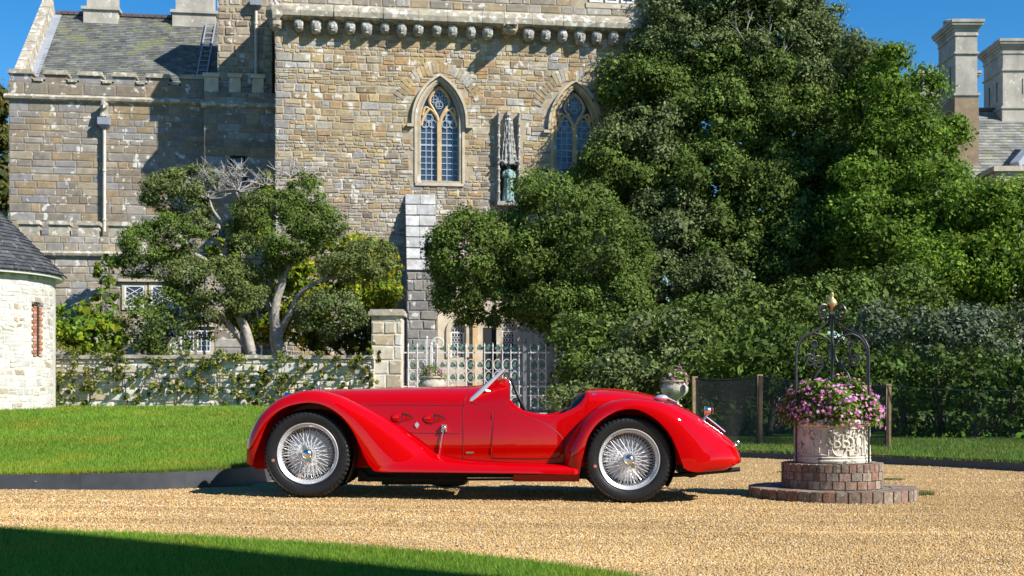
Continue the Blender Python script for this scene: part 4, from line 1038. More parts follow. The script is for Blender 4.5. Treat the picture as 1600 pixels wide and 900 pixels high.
bs = MB(); rows = 26
for i in range(rows):
    t0, t1 = i/rows, min(1, (i+1.06)/rows); n_ = max(8, int(62*(1-t0)*1.6)); off = random.random()
    for k in range(n_):
        a0 = 2*math.pi*(k+off)/n_; a1 = a0+2*math.pi/n_*.97; am = (a0+a1)/2
        if math.sin(am) > .35: continue
        d = random.uniform(.02, .045); kk = random.uniform(.7, 1.35); col = tuple(q*kk for q in (.060,.062,.066))
        vs = [cone(a0,t0,.002),cone(a1,t0,.002),cone(a0,t0,d),cone(a1,t0,d),cone(a1,t1,.004),cone(a0,t1,.004)]
        bs.add(vs, [(0,1,3,2),(2,3,4,5),(1,4,3),(0,2,5)], col)
bs.build('slates', M['slate_dark'], cr, world=False, kind='stuff')

# ================================================================ garden wall, pier, gate
GY = 33.0
wx0, wx1 = X(30, GY), X(584, GY); wzt = Z(556, GY)
gw = thing('garden_wall', 'low pale rubble garden wall with flat coping left of the gate pier', 'wall', ((wx0+wx1)/2, GY, .6), 0)
O_ = Vector(((wx0+wx1)/2, GY, .6))
b = MB(); b.box(wx0, wx1, GY, GY+.45, .2, wzt-.08); gwl = b.build('wall_core', M['mortar_pale'], gw)
WP = [(.60,.54,.43),(.64,.59,.50),(.55,.47,.35),(.66,.63,.57),(.50,.40,.26),(.62,.57,.47),(.58,.52,.42)]
st = masonry(wx0-O_.x, wx1-O_.x, -.15, wzt-.08-.6, (.14,.32), (1.0,2.4), None, WP, gap=.03, depth=.05, jit=.03, wave=.07)
emit(st, lambda u, z, d: (u, -d, z), M['lime'], gwl, 'stone', 260)
u = wx0
while u < wx1-.2:
    u2 = min(u+random.uniform(.7, 1.2), wx1-.02); dz = random.uniform(-.01, .01); b = MB(); b.box(u+.004, u2-.004, GY-.09, GY+.54, wzt-.078+dz, wzt+.02+dz); b.build('coping_stone', M['coping'], gw); u = u2
def pier(px0, px1, pyt, Y, label, pal, dp=.8):
    x0, x1 = X(px0, Y), X(px1, Y); zt = Z(pyt, Y); t = thing('gate_pier', label, 'gate pier', ((x0+x1)/2, Y, .5), 0, 'gate piers')
    b = MB(); b.box(x0+.01, x1-.01, Y+.01, Y+dp, .2, zt-.14); core = b.build('core', M['mortar_pale'], t)
    st = masonry(x0-(x0+x1)/2, x1-(x0+x1)/2, -.3, zt-.14-.5, (.26,.40), (1.4,2.6), None, pal, gap=.012, depth=.02, jit=.008, wave=.01)
    emit(st, lambda u, z, d: (u, .01-d, z), M['lime'], core, 'stone', 60)
    b = MB(); b.box(x0-.07, x1+.07, Y-.08, Y+dp+.07, zt-.14, zt-.03); b.box(x0-.03, x1+.03, Y-.04, Y+dp+.03, zt-.03, zt+.03); b.build('cap', M['coping'], t)
    return t
pier(580, 628, 485, 33.2, 'square gate pier with white lichen patches at the end of the garden wall', [(.52,.42,.27),(.56,.48,.35),(.48,.38,.24),(.58,.52,.42)])
pier(866, 908, 490, 33.6, 'shaded gate pier half hidden by evergreen foliage right of the gate', [(.50,.46,.40),(.44,.40,.34),(.54,.50,.44)])

GTY = 33.7
gate = thing('ornamental_gate', 'pale wrought iron gate with rings and green leaf ornaments', 'gate', (X(742, GTY), GTY, .55), 0)
zg0, zrail, zr2, zr3, ztip = .56, Z(551, GTY), Z(605, GTY), Z(612, GTY), Z(537, GTY)
for z in (zrail, Z(604, GTY), Z(618, GTY), Z(646, GTY)):
    b = MB(); b.box(X(629, GTY), X(818, GTY), GTY-.02, GTY+.02, z-.018, z+.018); b.build('rail', M['gate'], gate)
    b = MB(); b.box(X(824, GTY), X(861, GTY), GTY-.02, GTY+.02, z-.018, z+.018); b.build('rail', M['gate'], gate)
bars = [638, 652, 666, 683, 700, 715, 728, 743, 757, 770, 785, 798, 811, 829, 841, 853]
for i, px in enumerate(bars):
    x = X(px, GTY); b = MB(); tip = ztip+random.uniform(-.01, .01)
    b.tube([(x, GTY-.03, zg0), (x, GTY-.03, tip-.10), (x, GTY-.03, tip-.08), (x, GTY-.03, tip+.02)], [.017,.017,.028,.003], 6); b.build('bar', M['gate'], gate)
for px, wd, top in ((667, .05, 530), (820, .10, 536), (862, .09, 540), (674, .06, 540)):
    x = X(px, GTY); b = MB(); b.box(x-wd/2, x+wd/2, GTY-.05, GTY+.05, zg0, Z(top, GTY)); b.blob((x, GTY, Z(top, GTY)+.04), (wd*.7, wd*.7, .05), 8, 6); b.build('gate_post', M['gate_post'] if px > 800 else M['gate'], gate)
b = MB(); c0 = P(686, 540, GTY); b.tube([(X(675, GTY), GTY, zg0), (X(675, GTY), GTY, Z(545, GTY))]+[(c0[0]-.02+.19*math.cos(a)*k, GTY, c0[2]+.05+.19*math.sin(a)*k) for a, k in zip(np.linspace(math.pi, -3.6, 26), np.linspace(1, .35, 26))], .026, 7); b.build('scroll', M['gate'], gate, smooth=True)
tor = MB(); tor.tube([(math.cos(a)*.105, 0, math.sin(a)*.15) for a in np.arange(16)*math.pi/8], .013, 5, closed=True)
RING = bpy.data.meshes.new('ring'); RING.from_pydata(tor.v, [], tor.f); RING.materials.append(M['gate'])
cl = MB()
for a in (90, 210, 330):
    cl.lathe([(.001,-.012),(.05,-.008),(.058,0),(.05,.008),(.001,.012)], (.05*math.cos(R(a)), 0, .05*math.sin(R(a))), 8, 'Y')
cl.bar((0,0,-.02), (0,0,-.12), .015, .015)
CLO = bpy.data.meshes.new('leaf_ornament'); CLO.from_pydata(cl.v, [], cl.f); CLO.materials.append(M['clover'])
def inst(name, me, parent, loc, sc_=(1,1,1), rot=(0,0,0)):
    o = bpy.data.objects.new(name, me); C.objects.link(o); o.parent = parent
    l = WM.get(top_of(parent).name, Matrix.Identity(4)) @ Vector(loc); o.location = l; o.scale = sc_; o.rotation_euler = rot; return o
mids = [(bars[i]+bars[i+1])/2 for i in range(len(bars)-1) if i != 12]
for i, px in enumerate(mids):
    x = X(px, GTY)
    for py in (570, 589, 611, 629):
        if py > 605 and px < 790: continue
        inst('ring', RING, gate, (x, GTY, Z(py, GTY))); inst('leaf_ornament', CLO, gate, (x, GTY+.015, Z(py, GTY)), (.8,1,.8), rot=(0, random.uniform(-.15, .15), 0))
    inst('leaf_ornament', CLO, gate, (x, GTY+.01, Z(543, GTY)), (.85,1,.85))

# ================================================================ stone urns with flowers
def leaf_cloud(cent, rad, n, L_, W_, pal, up=.25, outw=.7, jitter=1.0, flat=None):
    """n leaves on the shell of one ellipsoid; returns verts, cols"""
    d = rng.normal(0, 1, (n, 3)); d /= np.linalg.norm(d, axis=1)[:, None]
    rr = 1-.35*rng.random(n)**2
    p = np.array(cent)+d*np.array(rad)*rr[:, None]
    return leaves_at(p, d, L_, W_, pal, up, outw)
def leaves_at(p, d, L_, W_, pal, up=.25, outw=.7):
    n = len(p)
    nn = d*outw+rng.normal(0, .55, (n, 3))+np.array([.12, -.10, up]); nn /= np.linalg.norm(nn, axis=1)[:, None]
    t = rng.normal(0, 1, (n, 3)); t -= nn*(t*nn).sum(1)[:, None]; t /= np.linalg.norm(t, axis=1)[:, None]
    bb = np.cross(nn, t); s = (.5+.95*rng.random(n)**1.3)[:, None]
    V = np.stack([p-t*L_*.5*s, p+bb*W_*.5*s+nn*L_*.08, p+t*L_*.5*s, p-bb*W_*.5*s+nn*L_*.08], 1).reshape(-1, 3)
    pal = np.array(pal); cols = pal[rng.integers(0, len(pal), n)]*(.7+.6*rng.random((n, 1)))
    return V, cols
def mesh_leaves(name, parts, m, parent, kind=None):
    V = np.concatenate([q[0] for q in parts]); cols = np.concatenate([q[1] for q in parts])
    if parent is not None:
        Mx = np.array(WM.get(top_of(parent).name, Matrix.Identity(4))); V = V@Mx[:3, :3].T+Mx[:3, 3]
    return link(name, fast_mesh(name, V, 4, cols), m, parent, kind)
def blossoms(name, parent, pts, nrm, r, pal, kind='stuff'):
    """small five-petalled flowers facing nrm"""
    b = MB()
    for p, n_ in zip(pts, nrm):
        n_ = Vector(n_).normalized(); e = n_.cross(Vector((.3,.2,1))).normalized(); f = n_.cross(e); p = Vector(p); col = tuple(q*random.uniform(.8, 1.2) for q in pick(pal)); rr = r*random.uniform(.7, 1.2)
        vs = [p+n_*rr*.15]; 
        for k in range(10):
            a = k*math.pi/5; q = rr*(1 if k % 2 == 0 else .55); vs.append(p+(e*math.cos(a)+f*math.sin(a))*q+n_*rr*.25*(k % 2 == 0))
        b.add(vs, [(0,1+k,1+(k+1) % 10) for k in range(10)], col)
    return b.build(name, M['petal'], parent, kind=kind)
def flower_mound(parent, c, rad, nl, nf, L_, fr, pal_l, pal_f):
    d = rng.normal(0, 1, (nl, 3)); d /= np.linalg.norm(d, axis=1)[:, None]; d[:, 2] = np.abs(d[:, 2])*1.0-.25*(rng.random(nl) < .35)
    p = np.array(c)+d*np.array(rad)*(.55+.45*rng.random(nl)**.5)[:, None]*(1+.10*np.sin(d[:, :1]*7+d[:, 1:2]*5))
    mesh_leaves('foliage', [leaves_at(p, d, L_, L_*.35, pal_l)], M['leaf_soft'], parent)
    d = rng.normal(0, 1, (nf, 3)); d /= np.linalg.norm(d, axis=1)[:, None]; d[:, 2] = np.abs(d[:, 2])-.3*(rng.random(nf) < .35)
    p = np.array(c)+d*np.array(rad)*(1.0+.06*rng.random(nf))[:, None]*(1+.10*np.sin(d[:, :1]*7+d[:, 1:2]*5))
    blossoms('blossoms', parent, p, d+rng.normal(0, .35, (nf, 3))+np.array([0,-.25,.25]), fr, pal_f)
PF = [(.50,.16,.38),(.58,.26,.48),(.42,.10,.32),(.66,.42,.58),(.36,.09,.30)]
GL = [(.12,.20,.025),(.16,.24,.035),(.10,.16,.02),(.20,.26,.05)]
def urn(px, pyr, Y, wpx, hpx, label, flab):
    c = P(px, pyr, Y); s = Y/F; r = wpx/2*s; h = hpx*s
    t = thing('stone_urn', label, 'urn', (c[0], c[1], c[2]-h*1.6), 0, 'stone urns'); base = c[2]-h*1.6; b = MB()
    b.lathe([(.001,-h*.02),(r*.55,-h*.02),(r*.55,h*.10),(r*.34,h*.16),(r*.28,h*.32),(r*.36,h*.46),(r*.7,h*.62),(r*.98,h*.90),(r*1.0,h*1.15),(r*.86,h*1.38),(r*.80,h*1.45),(r*.82,h*1.5)], seg=28, mod=lambda i, k, q: q*(1+(.03*math.cos(k*math.pi) if 5 <= i <= 8 else 0)))
    b.build('bowl', M['urn'], t, world=False, smooth=True, ang=50)
    b = MB(); b.lathe([(r*.80,h*1.48),(r*.92,h*1.50),(r*.94,h*1.58),(r*.84,h*1.6),(r*.7,h*1.52),(.001,h*1.5)], seg=28); b.build('rim', M['dressed'], t, world=False, smooth=True)
    b = MB(); zz = base; gz = min(.4, base-.05)
    b.box(-r*.6, r*.6, -r*.6, r*.6, gz-base, -h*.02); b.box(-r*.72, r*.72, -r*.72, r*.72, -h*.14, -h*.021) if False else None
    b.build('pedestal', M['urn'], t, world=False)
    f = thing('potted_flowers', flab, 'flowers', (c[0], c[1], c[2]), 0, 'flowers in the urns'); flower_mound(f, (c[0], c[1], c[2]-.02), (r*1.0, r*.9, h*.85), 900, 70, .07, .032, GL, PF)
urn(675, 588, 31.5, 42, 26, 'stone urn standing in front of the gate behind the car bonnet', 'pink and green flowers in the urn in front of the gate')
urn(1054, 594, 21.5, 42, 26, 'mossy stone urn behind the car tail beside the fence post', 'pale pink flowers in the urn behind the car tail')

# ================================================================ wellhead planter
WY = 10.95; wc = P(1300, 772, WY); wx = wc[0]; wz = Z(774, WY-.7)+.0
wg = g(wx, WY)
well = thing('wellhead', 'carved stone wellhead on a round brick step under a black wrought iron canopy', 'well', (wx, WY, wg), 0)
def ring_bricks(parent, r_in, r_out, z0, h, n, off, pal, name='brick'):
    a = 2*math.pi/n; g_ = .006/r_out
    def q(r, t, z): return (r*math.cos(t), r*math.sin(t), z)
    vs = []
    for z in (z0, z0+h):
        for (r, t) in ((r_in, -a/2+g_), (r_out, -a/2+g_), (r_out+.002, 0), (r_out, a/2-g_), (r_in, a/2-g_)): vs.append(q(r, t, z))
    fs = [(0,1,2,3,4)[::-1], (5,6,7,8,9), (0,1,6,5), (1,2,7,6), (2,3,8,7), (3,4,9,8), (4,0,5,9)]
    meshes = []
    for c in pal:
        me = bpy.data.meshes.new(name); me.from_pydata(vs, [], fs); at = me.attributes.new('col', 'FLOAT_COLOR', 'POINT'); at.data.foreach_set('color', np.array([(*c,1)]*10, dtype=np.float32).ravel()); me.materials.append(M['brick']); meshes.append(me)
    for k in range(n):
        o = bpy.data.objects.new(name, random.choice(meshes)); C.objects.link(o); o.parent = parent; t = a*(k+off)
        s_ = random.uniform(.996, 1.006); o.rotation_euler = (0, 0, t); o.scale = (s_, s_, 1); o.location = (0, 0, random.uniform(-.002, .002))
BP = [(.22,.13,.09),(.19,.13,.10),(.24,.16,.12),(.17,.13,.10),(.27,.21,.16),(.21,.17,.14)]
zp = .095; Rp, Rr = 128*WY/F, 77*WY/F
b = MB(); b.lathe([(Rp-.012,-.04),(Rp-.012,zp-.006),(.001,zp-.006)], seg=48); step = b.build('plinth', M['mortar_dull'], well, world=False)
ring_bricks(step, Rp-.22, Rp, -.02, zp+.02, 44, 0, BP)
zr_ = zp+.222
b = MB(); b.lathe([(Rr-.01,zp-.005),(Rr-.01,zr_-.012),(Rr-.2,zr_-.012),(.001,zr_-.012)], seg=48); rg = b.build('brick_step', M['mortar_dull'], well, world=False)
hb = (zr_-zp-.004)/3
for k in range(3):
    ring_bricks(rg, Rr-.10, Rr, zp+hb*k+.003, hb-.006, 26 if k < 2 else 40, .5*(k % 2), BP)
# carved drum
Rd = 57*WY/F; zd0, zd1 = zr_-.002, zr_+.375
b = MB(); b.lathe([(Rd*.9,zd0),(Rd+.005,zd0),(Rd+.012,zd0+.02),(Rd+.004,zd0+.035),(Rd+.010,zd0+.05),(Rd-.008,zd0+.062),(Rd-.010,zd1-.07),(Rd+.006,zd1-.05),(Rd+.022,zd1-.035),(Rd+.026,zd1-.01),(Rd+.018,zd1),(Rd-.06,zd1),(Rd-.07,zd1-.05),(.001,zd1-.05)], seg=64)
drum = b.build('drum', M['drum'], well, world=False, smooth=True, ang=35)
def dcyl(u, z, d=.006): a = -math.pi/2+u/Rd; return ((Rd-.008+d)*math.cos(a), (Rd-.008+d)*math.sin(a), z)
zm_ = (zd0+zd1)/2
def relief(name, lines, r):
    b = MB()
    for ln in lines: b.tube([dcyl(p[0], zm_+p[1]) for p in ln], r, 5)
    b.build(name, M['drum'], drum, world=False, smooth=True)
circ = lambda cx, cz, rx, rz, a0=0, a1=360, n=18: [(cx+rx*math.cos(R(t)), cz+rz*math.sin(R(t))) for t in np.linspace(a0, a1, n)]
fr = []
for k in range(5):                                                   # strapwork frames round the drum
    o = -.02+(k-1)*.40
    fr += [[(o-.17,.115),(o-.09,.115),(o-.09,.075),(o-.06,.075)], [(o+.17,.115),(o+.09,.115),(o+.09,.075),(o+.06,.075)], [(o-.17,-.115),(o-.09,-.115),(o-.09,-.075),(o-.06,-.075)], [(o+.17,-.115),(o+.09,-.115),(o+.09,-.075),(o+.06,-.075)],
           [(o-.17,.115),(o-.17,.05)], [(o-.17,-.115),(o-.17,-.05)], [(o+.17,.115),(o+.17,.05)], [(o+.17,-.115),(o+.17,-.05)], circ(o,.05,.062,.075,-10,190), circ(o,-.05,.062,.075,170,370), circ(o-.19,0,.03,.05,-90,90), circ(o+.19,0,.03,.05,90,270)]
relief('strapwork', fr, .0085)
let = [[(-.062,-.05),(-.062,.06),(-.03,.055),(-.018,.03),(-.035,.008),(-.062,.005)], [(-.062,.005),(-.025,-.002),(-.010,-.025),(-.025,-.048),(-.062,-.05)],
       [(.012,-.05),(.012,.06),(.045,.055),(.058,.03),(.045,.008),(.012,.005)], [(.012,.005),(.05,-.002),(.065,-.025),(.05,-.048),(.012,-.05)], circ(-.075,.02,.03,.045,60,300), circ(.07,-.01,.03,.045,-120,120)]
relief('monogram', let, .0095)
orn = MB(); random.seed(5)
for k in range(70):
    u = random.choice([-.5,-.115,-.10,.09,.115,.30,.33,.47])+random.uniform(-.05, .05); z = zm_+random.uniform(-.10, .10); p = dcyl(u, z, .002); orn.blob(p, (.012,.012,random.uniform(.008,.02)), 6, 4, .5)
orn.build('foliate_carving', M['drum'], drum, world=False, smooth=True, kind='stuff')
# iron canopy: four posts meeting under the gilt finial
zf = Z(492, WY)-wg; Rs = .355
for k, ang in enumerate((196, 316, 16, 136)):
    a = R(ang); dx, dy = math.cos(a), math.sin(a)
    rp_ = lambda r, z: (dx*r, dy*r, z)
    zs_ = Z(560, WY)-wg
    pts = [rp_(Rs, zr_), rp_(Rs, zs_)]+[rp_(*q) for q in spline([(Rs,zs_),(Rs*.97,zs_+.10),(Rs*.80,zs_+.185),(Rs*.5,zs_+.235),(Rs*.25,zs_+.29),(Rs*.09,zs_+.35),(Rs*.05,zs_+.40),(Rs*.12,zs_+.46),(Rs*.27,zs_+.475),(Rs*.37,zs_+.42),(Rs*.30,zs_+.355),(Rs*.19,zs_+.37),(Rs*.20,zs_+.42),(Rs*.27,zs_+.42)], 48)]
    b = MB(); b.tube(pts, .0095, 6); po = b.build('canopy_rib', M['iron'], well, world=False, smooth=True)
    b = MB()
    b.tube([rp_(*q) for q in spline([(Rs*.5,zs_+.225),(Rs*.2,zs_+.18),(Rs*.08,zs_+.05),(Rs*.2,zs_-.06),(Rs*.42,zs_-.13),(Rs*.50,zs_-.22),(Rs*.38,zs_-.27),(Rs*.33,zs_-.20)], 30)], .008, 5)
    for cx, cz, rr, s0 in ((.62,-.02,.055,0),(.38,-.02,.055,180)):
        b.tube([rp_(Rs*cx+rr*k2*math.cos(R(s0+t)), zs_+cz+rr*k2*1.2*math.sin(R(s0+t))) for t, k2 in zip(np.linspace(0, 500, 22), np.linspace(1, .3, 22))], .007, 5)
    b.tube([rp_(Rs*.5, zs_-.09), rp_(Rs*.5, zs_+.13)], .007, 5); b.tube([rp_(Rs*.5+.03*math.cos(t), zs_+.13+.03*math.sin(t)) for t in np.linspace(0, 6.28, 10)], .006, 5)
    b.build('scrollwork', M['iron'], po, world=False, smooth=True)
b = MB(); b.tube([(0,0,Z(600,WY)-wg), (0,0,zf)], .015, 8); b.build('centre_rod', M['iron'], well, world=False, smooth=True)
zz = zf; b = MB(); b.lathe([(0.0096,zz),(0.0242,zz+.012),(0.0242,zz+.03),(0.0146,zz+.045),(0.0177,zz+.06),(0.0403,zz+.085),(0.0443,zz+.11),(0.0322,zz+.135),(0.0146,zz+.15),(0.0129,zz+.16),(0.0194,zz+.175),(0.0146,zz+.195),(0.0008,zz+.205)], seg=16); b.build('finial', M['gold'], well, world=False, smooth=True)
random.seed(31)
wf = thing('well_flowers', 'mound of pink and purple daisies overflowing the carved wellhead', 'flowers', (wx, WY, wg+zd1-.06), 0)
flower_mound(wf, (wx, WY, wg+zd1+.03), (.43, .38, .33), 17000, 760, .05, .017, GL, [(.64,.20,.46),(.68,.30,.54),(.54,.14,.38),(.72,.44,.60),(.70,.36,.56),(.46,.11,.33)])

# ================================================================ fence with dark netting
fence = thing('netting_fence', 'dark netting fence on wooden posts behind the car tail and well', 'fence', (X(1250, 20.5), 20.5, .08), 0)
fp = [(1087, 588, 21.2), (1186, 585, 20.8), (1387, 600, 19.6), (1640, 606, 18.6)]
tops = []
for i, (px, py, Y) in enumerate(fp):
    x, _, z = P(px, py, Y); tops.append((x, Y, z))
    b = MB(); hw = .045 if i < 2 else .04; lean = random.uniform(-.02, .02)
    b.add([(x-hw+lean,Y-hw,z),(x+hw+lean,Y-hw,z),(x+hw+lean,Y+hw,z),(x-hw+lean,Y+hw,z),(x-hw,Y-hw,-.1),(x+hw,Y-hw,-.1),(x+hw,Y+hw,-.1),(x-hw,Y+hw,-.1)], [(0,1,2,3),(0,4,5,1),(1,5,6,2),(2,6,7,3),(3,7,4,0)]); b.build('post', M['wood'], fence)
for i in range(3):
    a, c = tops[i], tops[i+1]; b = MB(); n = 24; rows = []
    for k in range(n+1):
        t = k/n; sag = -.04*math.sin(math.pi*t); bulge = .02*math.sin(t*11)
        rows.append([(a[0]+(c[0]-a[0])*t, a[1]+(c[1]-a[1])*t-.05+bulge*(1-q), (a[2]+(c[2]-a[2])*t+sag-.03)*q+.08*(1-q)) for q in (0,.25,.5,.75,1)])
    b.grid(rows); b.build('netting', M['net' if i < 2 else 'net_thin'], fence, smooth=True)
    b = MB(); b.tube([r_[-1] for r_ in rows], .006, 5); b.build('top_wire', M['iron'], fence)
# ================================================================ trees and shrubs
EV = [(0.088,0.139,0.023),(0.106,0.160,0.028),(0.070,0.116,0.019),(0.130,0.174,0.042),(0.114,0.169,0.028)]
OL = [(0.135,0.173,0.057),(0.157,0.192,0.075),(0.107,0.148,0.043),(0.188,0.217,0.100),(0.084,0.125,0.030)]
YG = [(.14,.235,.022),(.18,.275,.028),(.11,.195,.02),(.23,.29,.035),(.085,.155,.018)]
YL = [(.24,.30,.02),(.32,.34,.025),(.18,.27,.02),(.40,.35,.03),(.14,.22,.02)]
SV = [(.13,.16,.10),(.16,.19,.13),(.10,.13,.075),(.08,.11,.05)]
def crown(blobs, pal, leaf=.13, dens=260, rs=(.38,.75), cover=1.15, wid=.5, up=.3, back=.25, fill=1.0, pals=None, squash=.8, core=130):
    parts = []; fl = []
    B = []
    for q in blobs:
        px, py, Y, rx, ry = q[:5]; c = np.array(P(px, py, Y)); a, cz = rx*Y/F, ry*Y/F; bd = q[5] if len(q) > 5 and q[5] else .8*(a+cz)/2
        B.append((c, np.array([a, bd, cz]), q[6] if len(q) > 6 else None))
    for i, (c, r, sp) in enumerate(B):
        area = 4*math.pi*(r[0]*r[1]+r[0]*r[2]+r[1]*r[2])/3; m = .5*(rs[0]+rs[1]); n = int(cover*area/(math.pi*m*m))+3
        d = rng.normal(0, 1, (n, 3)); d /= np.linalg.norm(d, axis=1)[:, None]
        keep = (d[:, 1] < .35) | (rng.random(n) < back); d = d[keep]
        ctr = c+d*r*(.80+.16*rng.random((len(d), 1))); ok = np.ones(len(d), bool)
        for k, (c2, r2, _) in enumerate(B):
            if k != i: ok &= (((ctr-c2)/r2)**2).sum(1) > .42
        ctr, d = ctr[ok], d[ok]
        pl = sp or pal
        for cc, dd in zip(ctr, d):
            R_ = random.uniform(*rs)*min(1, 1.3*sorted(r)[1]); nl = max(10, int(dens*R_*R_))
            e = rng.normal(0, 1, (nl, 3)); e /= np.linalg.norm(e, axis=1)[:, None]
            e = e[(e*dd).sum(1) > -.55]
            pp = cc+e*np.array([R_, R_, R_*squash])*(1-.34*rng.random((len(e), 1))**1.6)
            V, col = leaves_at(pp, e*.7+dd*.3, leaf, leaf*wid, pl, up)
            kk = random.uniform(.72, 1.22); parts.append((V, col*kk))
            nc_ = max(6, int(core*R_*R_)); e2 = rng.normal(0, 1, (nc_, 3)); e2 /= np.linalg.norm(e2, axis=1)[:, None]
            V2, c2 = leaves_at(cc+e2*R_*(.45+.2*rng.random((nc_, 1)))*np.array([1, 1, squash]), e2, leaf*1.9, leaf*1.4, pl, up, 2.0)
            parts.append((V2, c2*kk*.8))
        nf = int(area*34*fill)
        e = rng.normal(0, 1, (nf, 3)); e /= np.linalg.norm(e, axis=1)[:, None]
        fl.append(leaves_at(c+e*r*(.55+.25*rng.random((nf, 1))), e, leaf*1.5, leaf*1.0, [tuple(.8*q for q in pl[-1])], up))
    return parts+fl
def limb(b, pts, r0, r1, seg=7, n=None, wob=.0):
    p = spline(pts, n or 5*len(pts)); m = len(p)
    if wob: p = p+np.array([[wob*noise.noise(Vector((q[0]*2+9, q[2]*2, k))) for k in range(3)] for q in p])
    b.tube([tuple(q) for q in p], list(np.linspace(r0, r1, m)), seg)
def tree(name, label, cat, base, blobs, pal, m='leaf', trunk=None, group=None, bark='bark_dark', fork=.35, **kw):
    bx, by, bz = base; t = thing(name, label, cat, base, 0, group)
    mesh_leaves('crown', crown(blobs, pal, **kw), M[m], t)
    b = MB(); top = np.array(P(*blobs[0][:3])); tr = trunk or .25
    limb(b, [(bx, by, bz-.2), (bx+.1, by, bz+(top[2]-bz)*(.4 if fork < .5 else .85)), tuple(top)], tr, tr*.4, 9)
    for q in blobs[1:]:
        c = np.array(P(*q[:3])); limb(b, [(bx+.1, by, bz+(c[2]-bz)*fork), tuple((np.array([bx, by, max(bz, bz+(c[2]-bz)*(fork-.35)*1.8)])+c)/2+np.array([0,0,.4])), tuple(c)], tr*.45, tr*.15, 6)
    b.build('trunk', M[bark], t, smooth=True); return t
ov = OL; ev = EV
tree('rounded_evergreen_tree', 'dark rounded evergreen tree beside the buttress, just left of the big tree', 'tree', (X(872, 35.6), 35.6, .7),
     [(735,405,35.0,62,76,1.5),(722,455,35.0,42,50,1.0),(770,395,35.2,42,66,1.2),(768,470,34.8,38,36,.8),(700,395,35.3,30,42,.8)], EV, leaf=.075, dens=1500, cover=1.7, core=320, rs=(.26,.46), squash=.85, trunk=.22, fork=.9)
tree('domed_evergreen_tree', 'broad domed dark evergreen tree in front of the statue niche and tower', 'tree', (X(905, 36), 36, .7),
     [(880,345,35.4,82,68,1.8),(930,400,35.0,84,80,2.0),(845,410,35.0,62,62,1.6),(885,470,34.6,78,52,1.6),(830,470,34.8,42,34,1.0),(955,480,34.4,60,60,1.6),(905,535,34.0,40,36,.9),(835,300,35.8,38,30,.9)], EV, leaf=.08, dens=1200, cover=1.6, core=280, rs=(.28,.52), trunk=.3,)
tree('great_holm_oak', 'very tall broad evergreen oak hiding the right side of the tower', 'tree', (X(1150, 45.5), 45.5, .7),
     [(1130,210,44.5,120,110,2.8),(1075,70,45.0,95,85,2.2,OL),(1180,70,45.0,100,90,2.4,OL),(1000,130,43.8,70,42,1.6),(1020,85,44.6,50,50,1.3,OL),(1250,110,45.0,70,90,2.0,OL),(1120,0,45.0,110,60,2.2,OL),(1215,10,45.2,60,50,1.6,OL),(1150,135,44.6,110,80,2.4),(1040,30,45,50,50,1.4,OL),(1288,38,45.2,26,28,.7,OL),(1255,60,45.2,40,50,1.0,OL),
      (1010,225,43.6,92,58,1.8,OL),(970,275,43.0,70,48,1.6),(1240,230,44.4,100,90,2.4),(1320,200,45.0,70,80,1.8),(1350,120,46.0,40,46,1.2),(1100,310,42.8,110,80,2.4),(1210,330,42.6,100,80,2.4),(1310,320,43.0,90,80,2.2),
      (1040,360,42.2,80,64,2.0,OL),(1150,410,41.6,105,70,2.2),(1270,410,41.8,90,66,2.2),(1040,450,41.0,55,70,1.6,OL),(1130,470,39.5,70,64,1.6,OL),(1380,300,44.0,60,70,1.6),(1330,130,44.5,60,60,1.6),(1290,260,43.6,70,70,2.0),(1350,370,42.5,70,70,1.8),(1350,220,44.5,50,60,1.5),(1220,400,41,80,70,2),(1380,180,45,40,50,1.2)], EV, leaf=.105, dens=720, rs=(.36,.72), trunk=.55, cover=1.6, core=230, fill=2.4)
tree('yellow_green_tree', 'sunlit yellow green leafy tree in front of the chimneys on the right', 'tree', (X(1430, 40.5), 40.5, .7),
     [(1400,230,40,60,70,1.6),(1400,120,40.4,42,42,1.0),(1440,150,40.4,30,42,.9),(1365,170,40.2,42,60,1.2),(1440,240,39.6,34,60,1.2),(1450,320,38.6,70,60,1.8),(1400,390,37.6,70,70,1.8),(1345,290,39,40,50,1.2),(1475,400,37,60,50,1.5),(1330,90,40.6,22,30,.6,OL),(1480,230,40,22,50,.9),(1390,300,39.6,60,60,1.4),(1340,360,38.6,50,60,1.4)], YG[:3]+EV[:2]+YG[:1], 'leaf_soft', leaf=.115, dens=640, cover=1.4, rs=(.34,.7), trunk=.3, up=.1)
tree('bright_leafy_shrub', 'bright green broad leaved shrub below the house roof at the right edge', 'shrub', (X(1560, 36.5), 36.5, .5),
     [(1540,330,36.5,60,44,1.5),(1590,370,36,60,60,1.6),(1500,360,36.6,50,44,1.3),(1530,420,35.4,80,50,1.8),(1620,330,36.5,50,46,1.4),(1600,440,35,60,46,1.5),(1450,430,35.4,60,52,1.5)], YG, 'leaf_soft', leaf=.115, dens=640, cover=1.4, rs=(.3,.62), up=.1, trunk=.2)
oak = [o for o in bpy.data.objects if o.name.startswith('great_holm_oak')][0]
for pts in ([(1180,130,42.9),(1176,90,42.9),(1168,48,43),(1172,20,43.1)], [(1178,112,42.9),(1196,70,43),(1206,36,43.1)], [(1176,90,42.9),(1160,66,42.8),(1150,40,43)], [(1195,148,42.6),(1216,110,42.8),(1228,70,43)]):
    b = MB(); limb(b, [P(*q) for q in pts], .032, .012, 6, wob=.12)
    for k in range(5):
        q = Vector(P(*pts[-2])).lerp(Vector(P(*pts[-1])), random.random()); b.tube([q, q+Vector((random.uniform(-.5,.5),-.1,random.uniform(.1,.6)))], [.010,.004], 4)
    b.build('branch', M['bark'], oak, smooth=True)
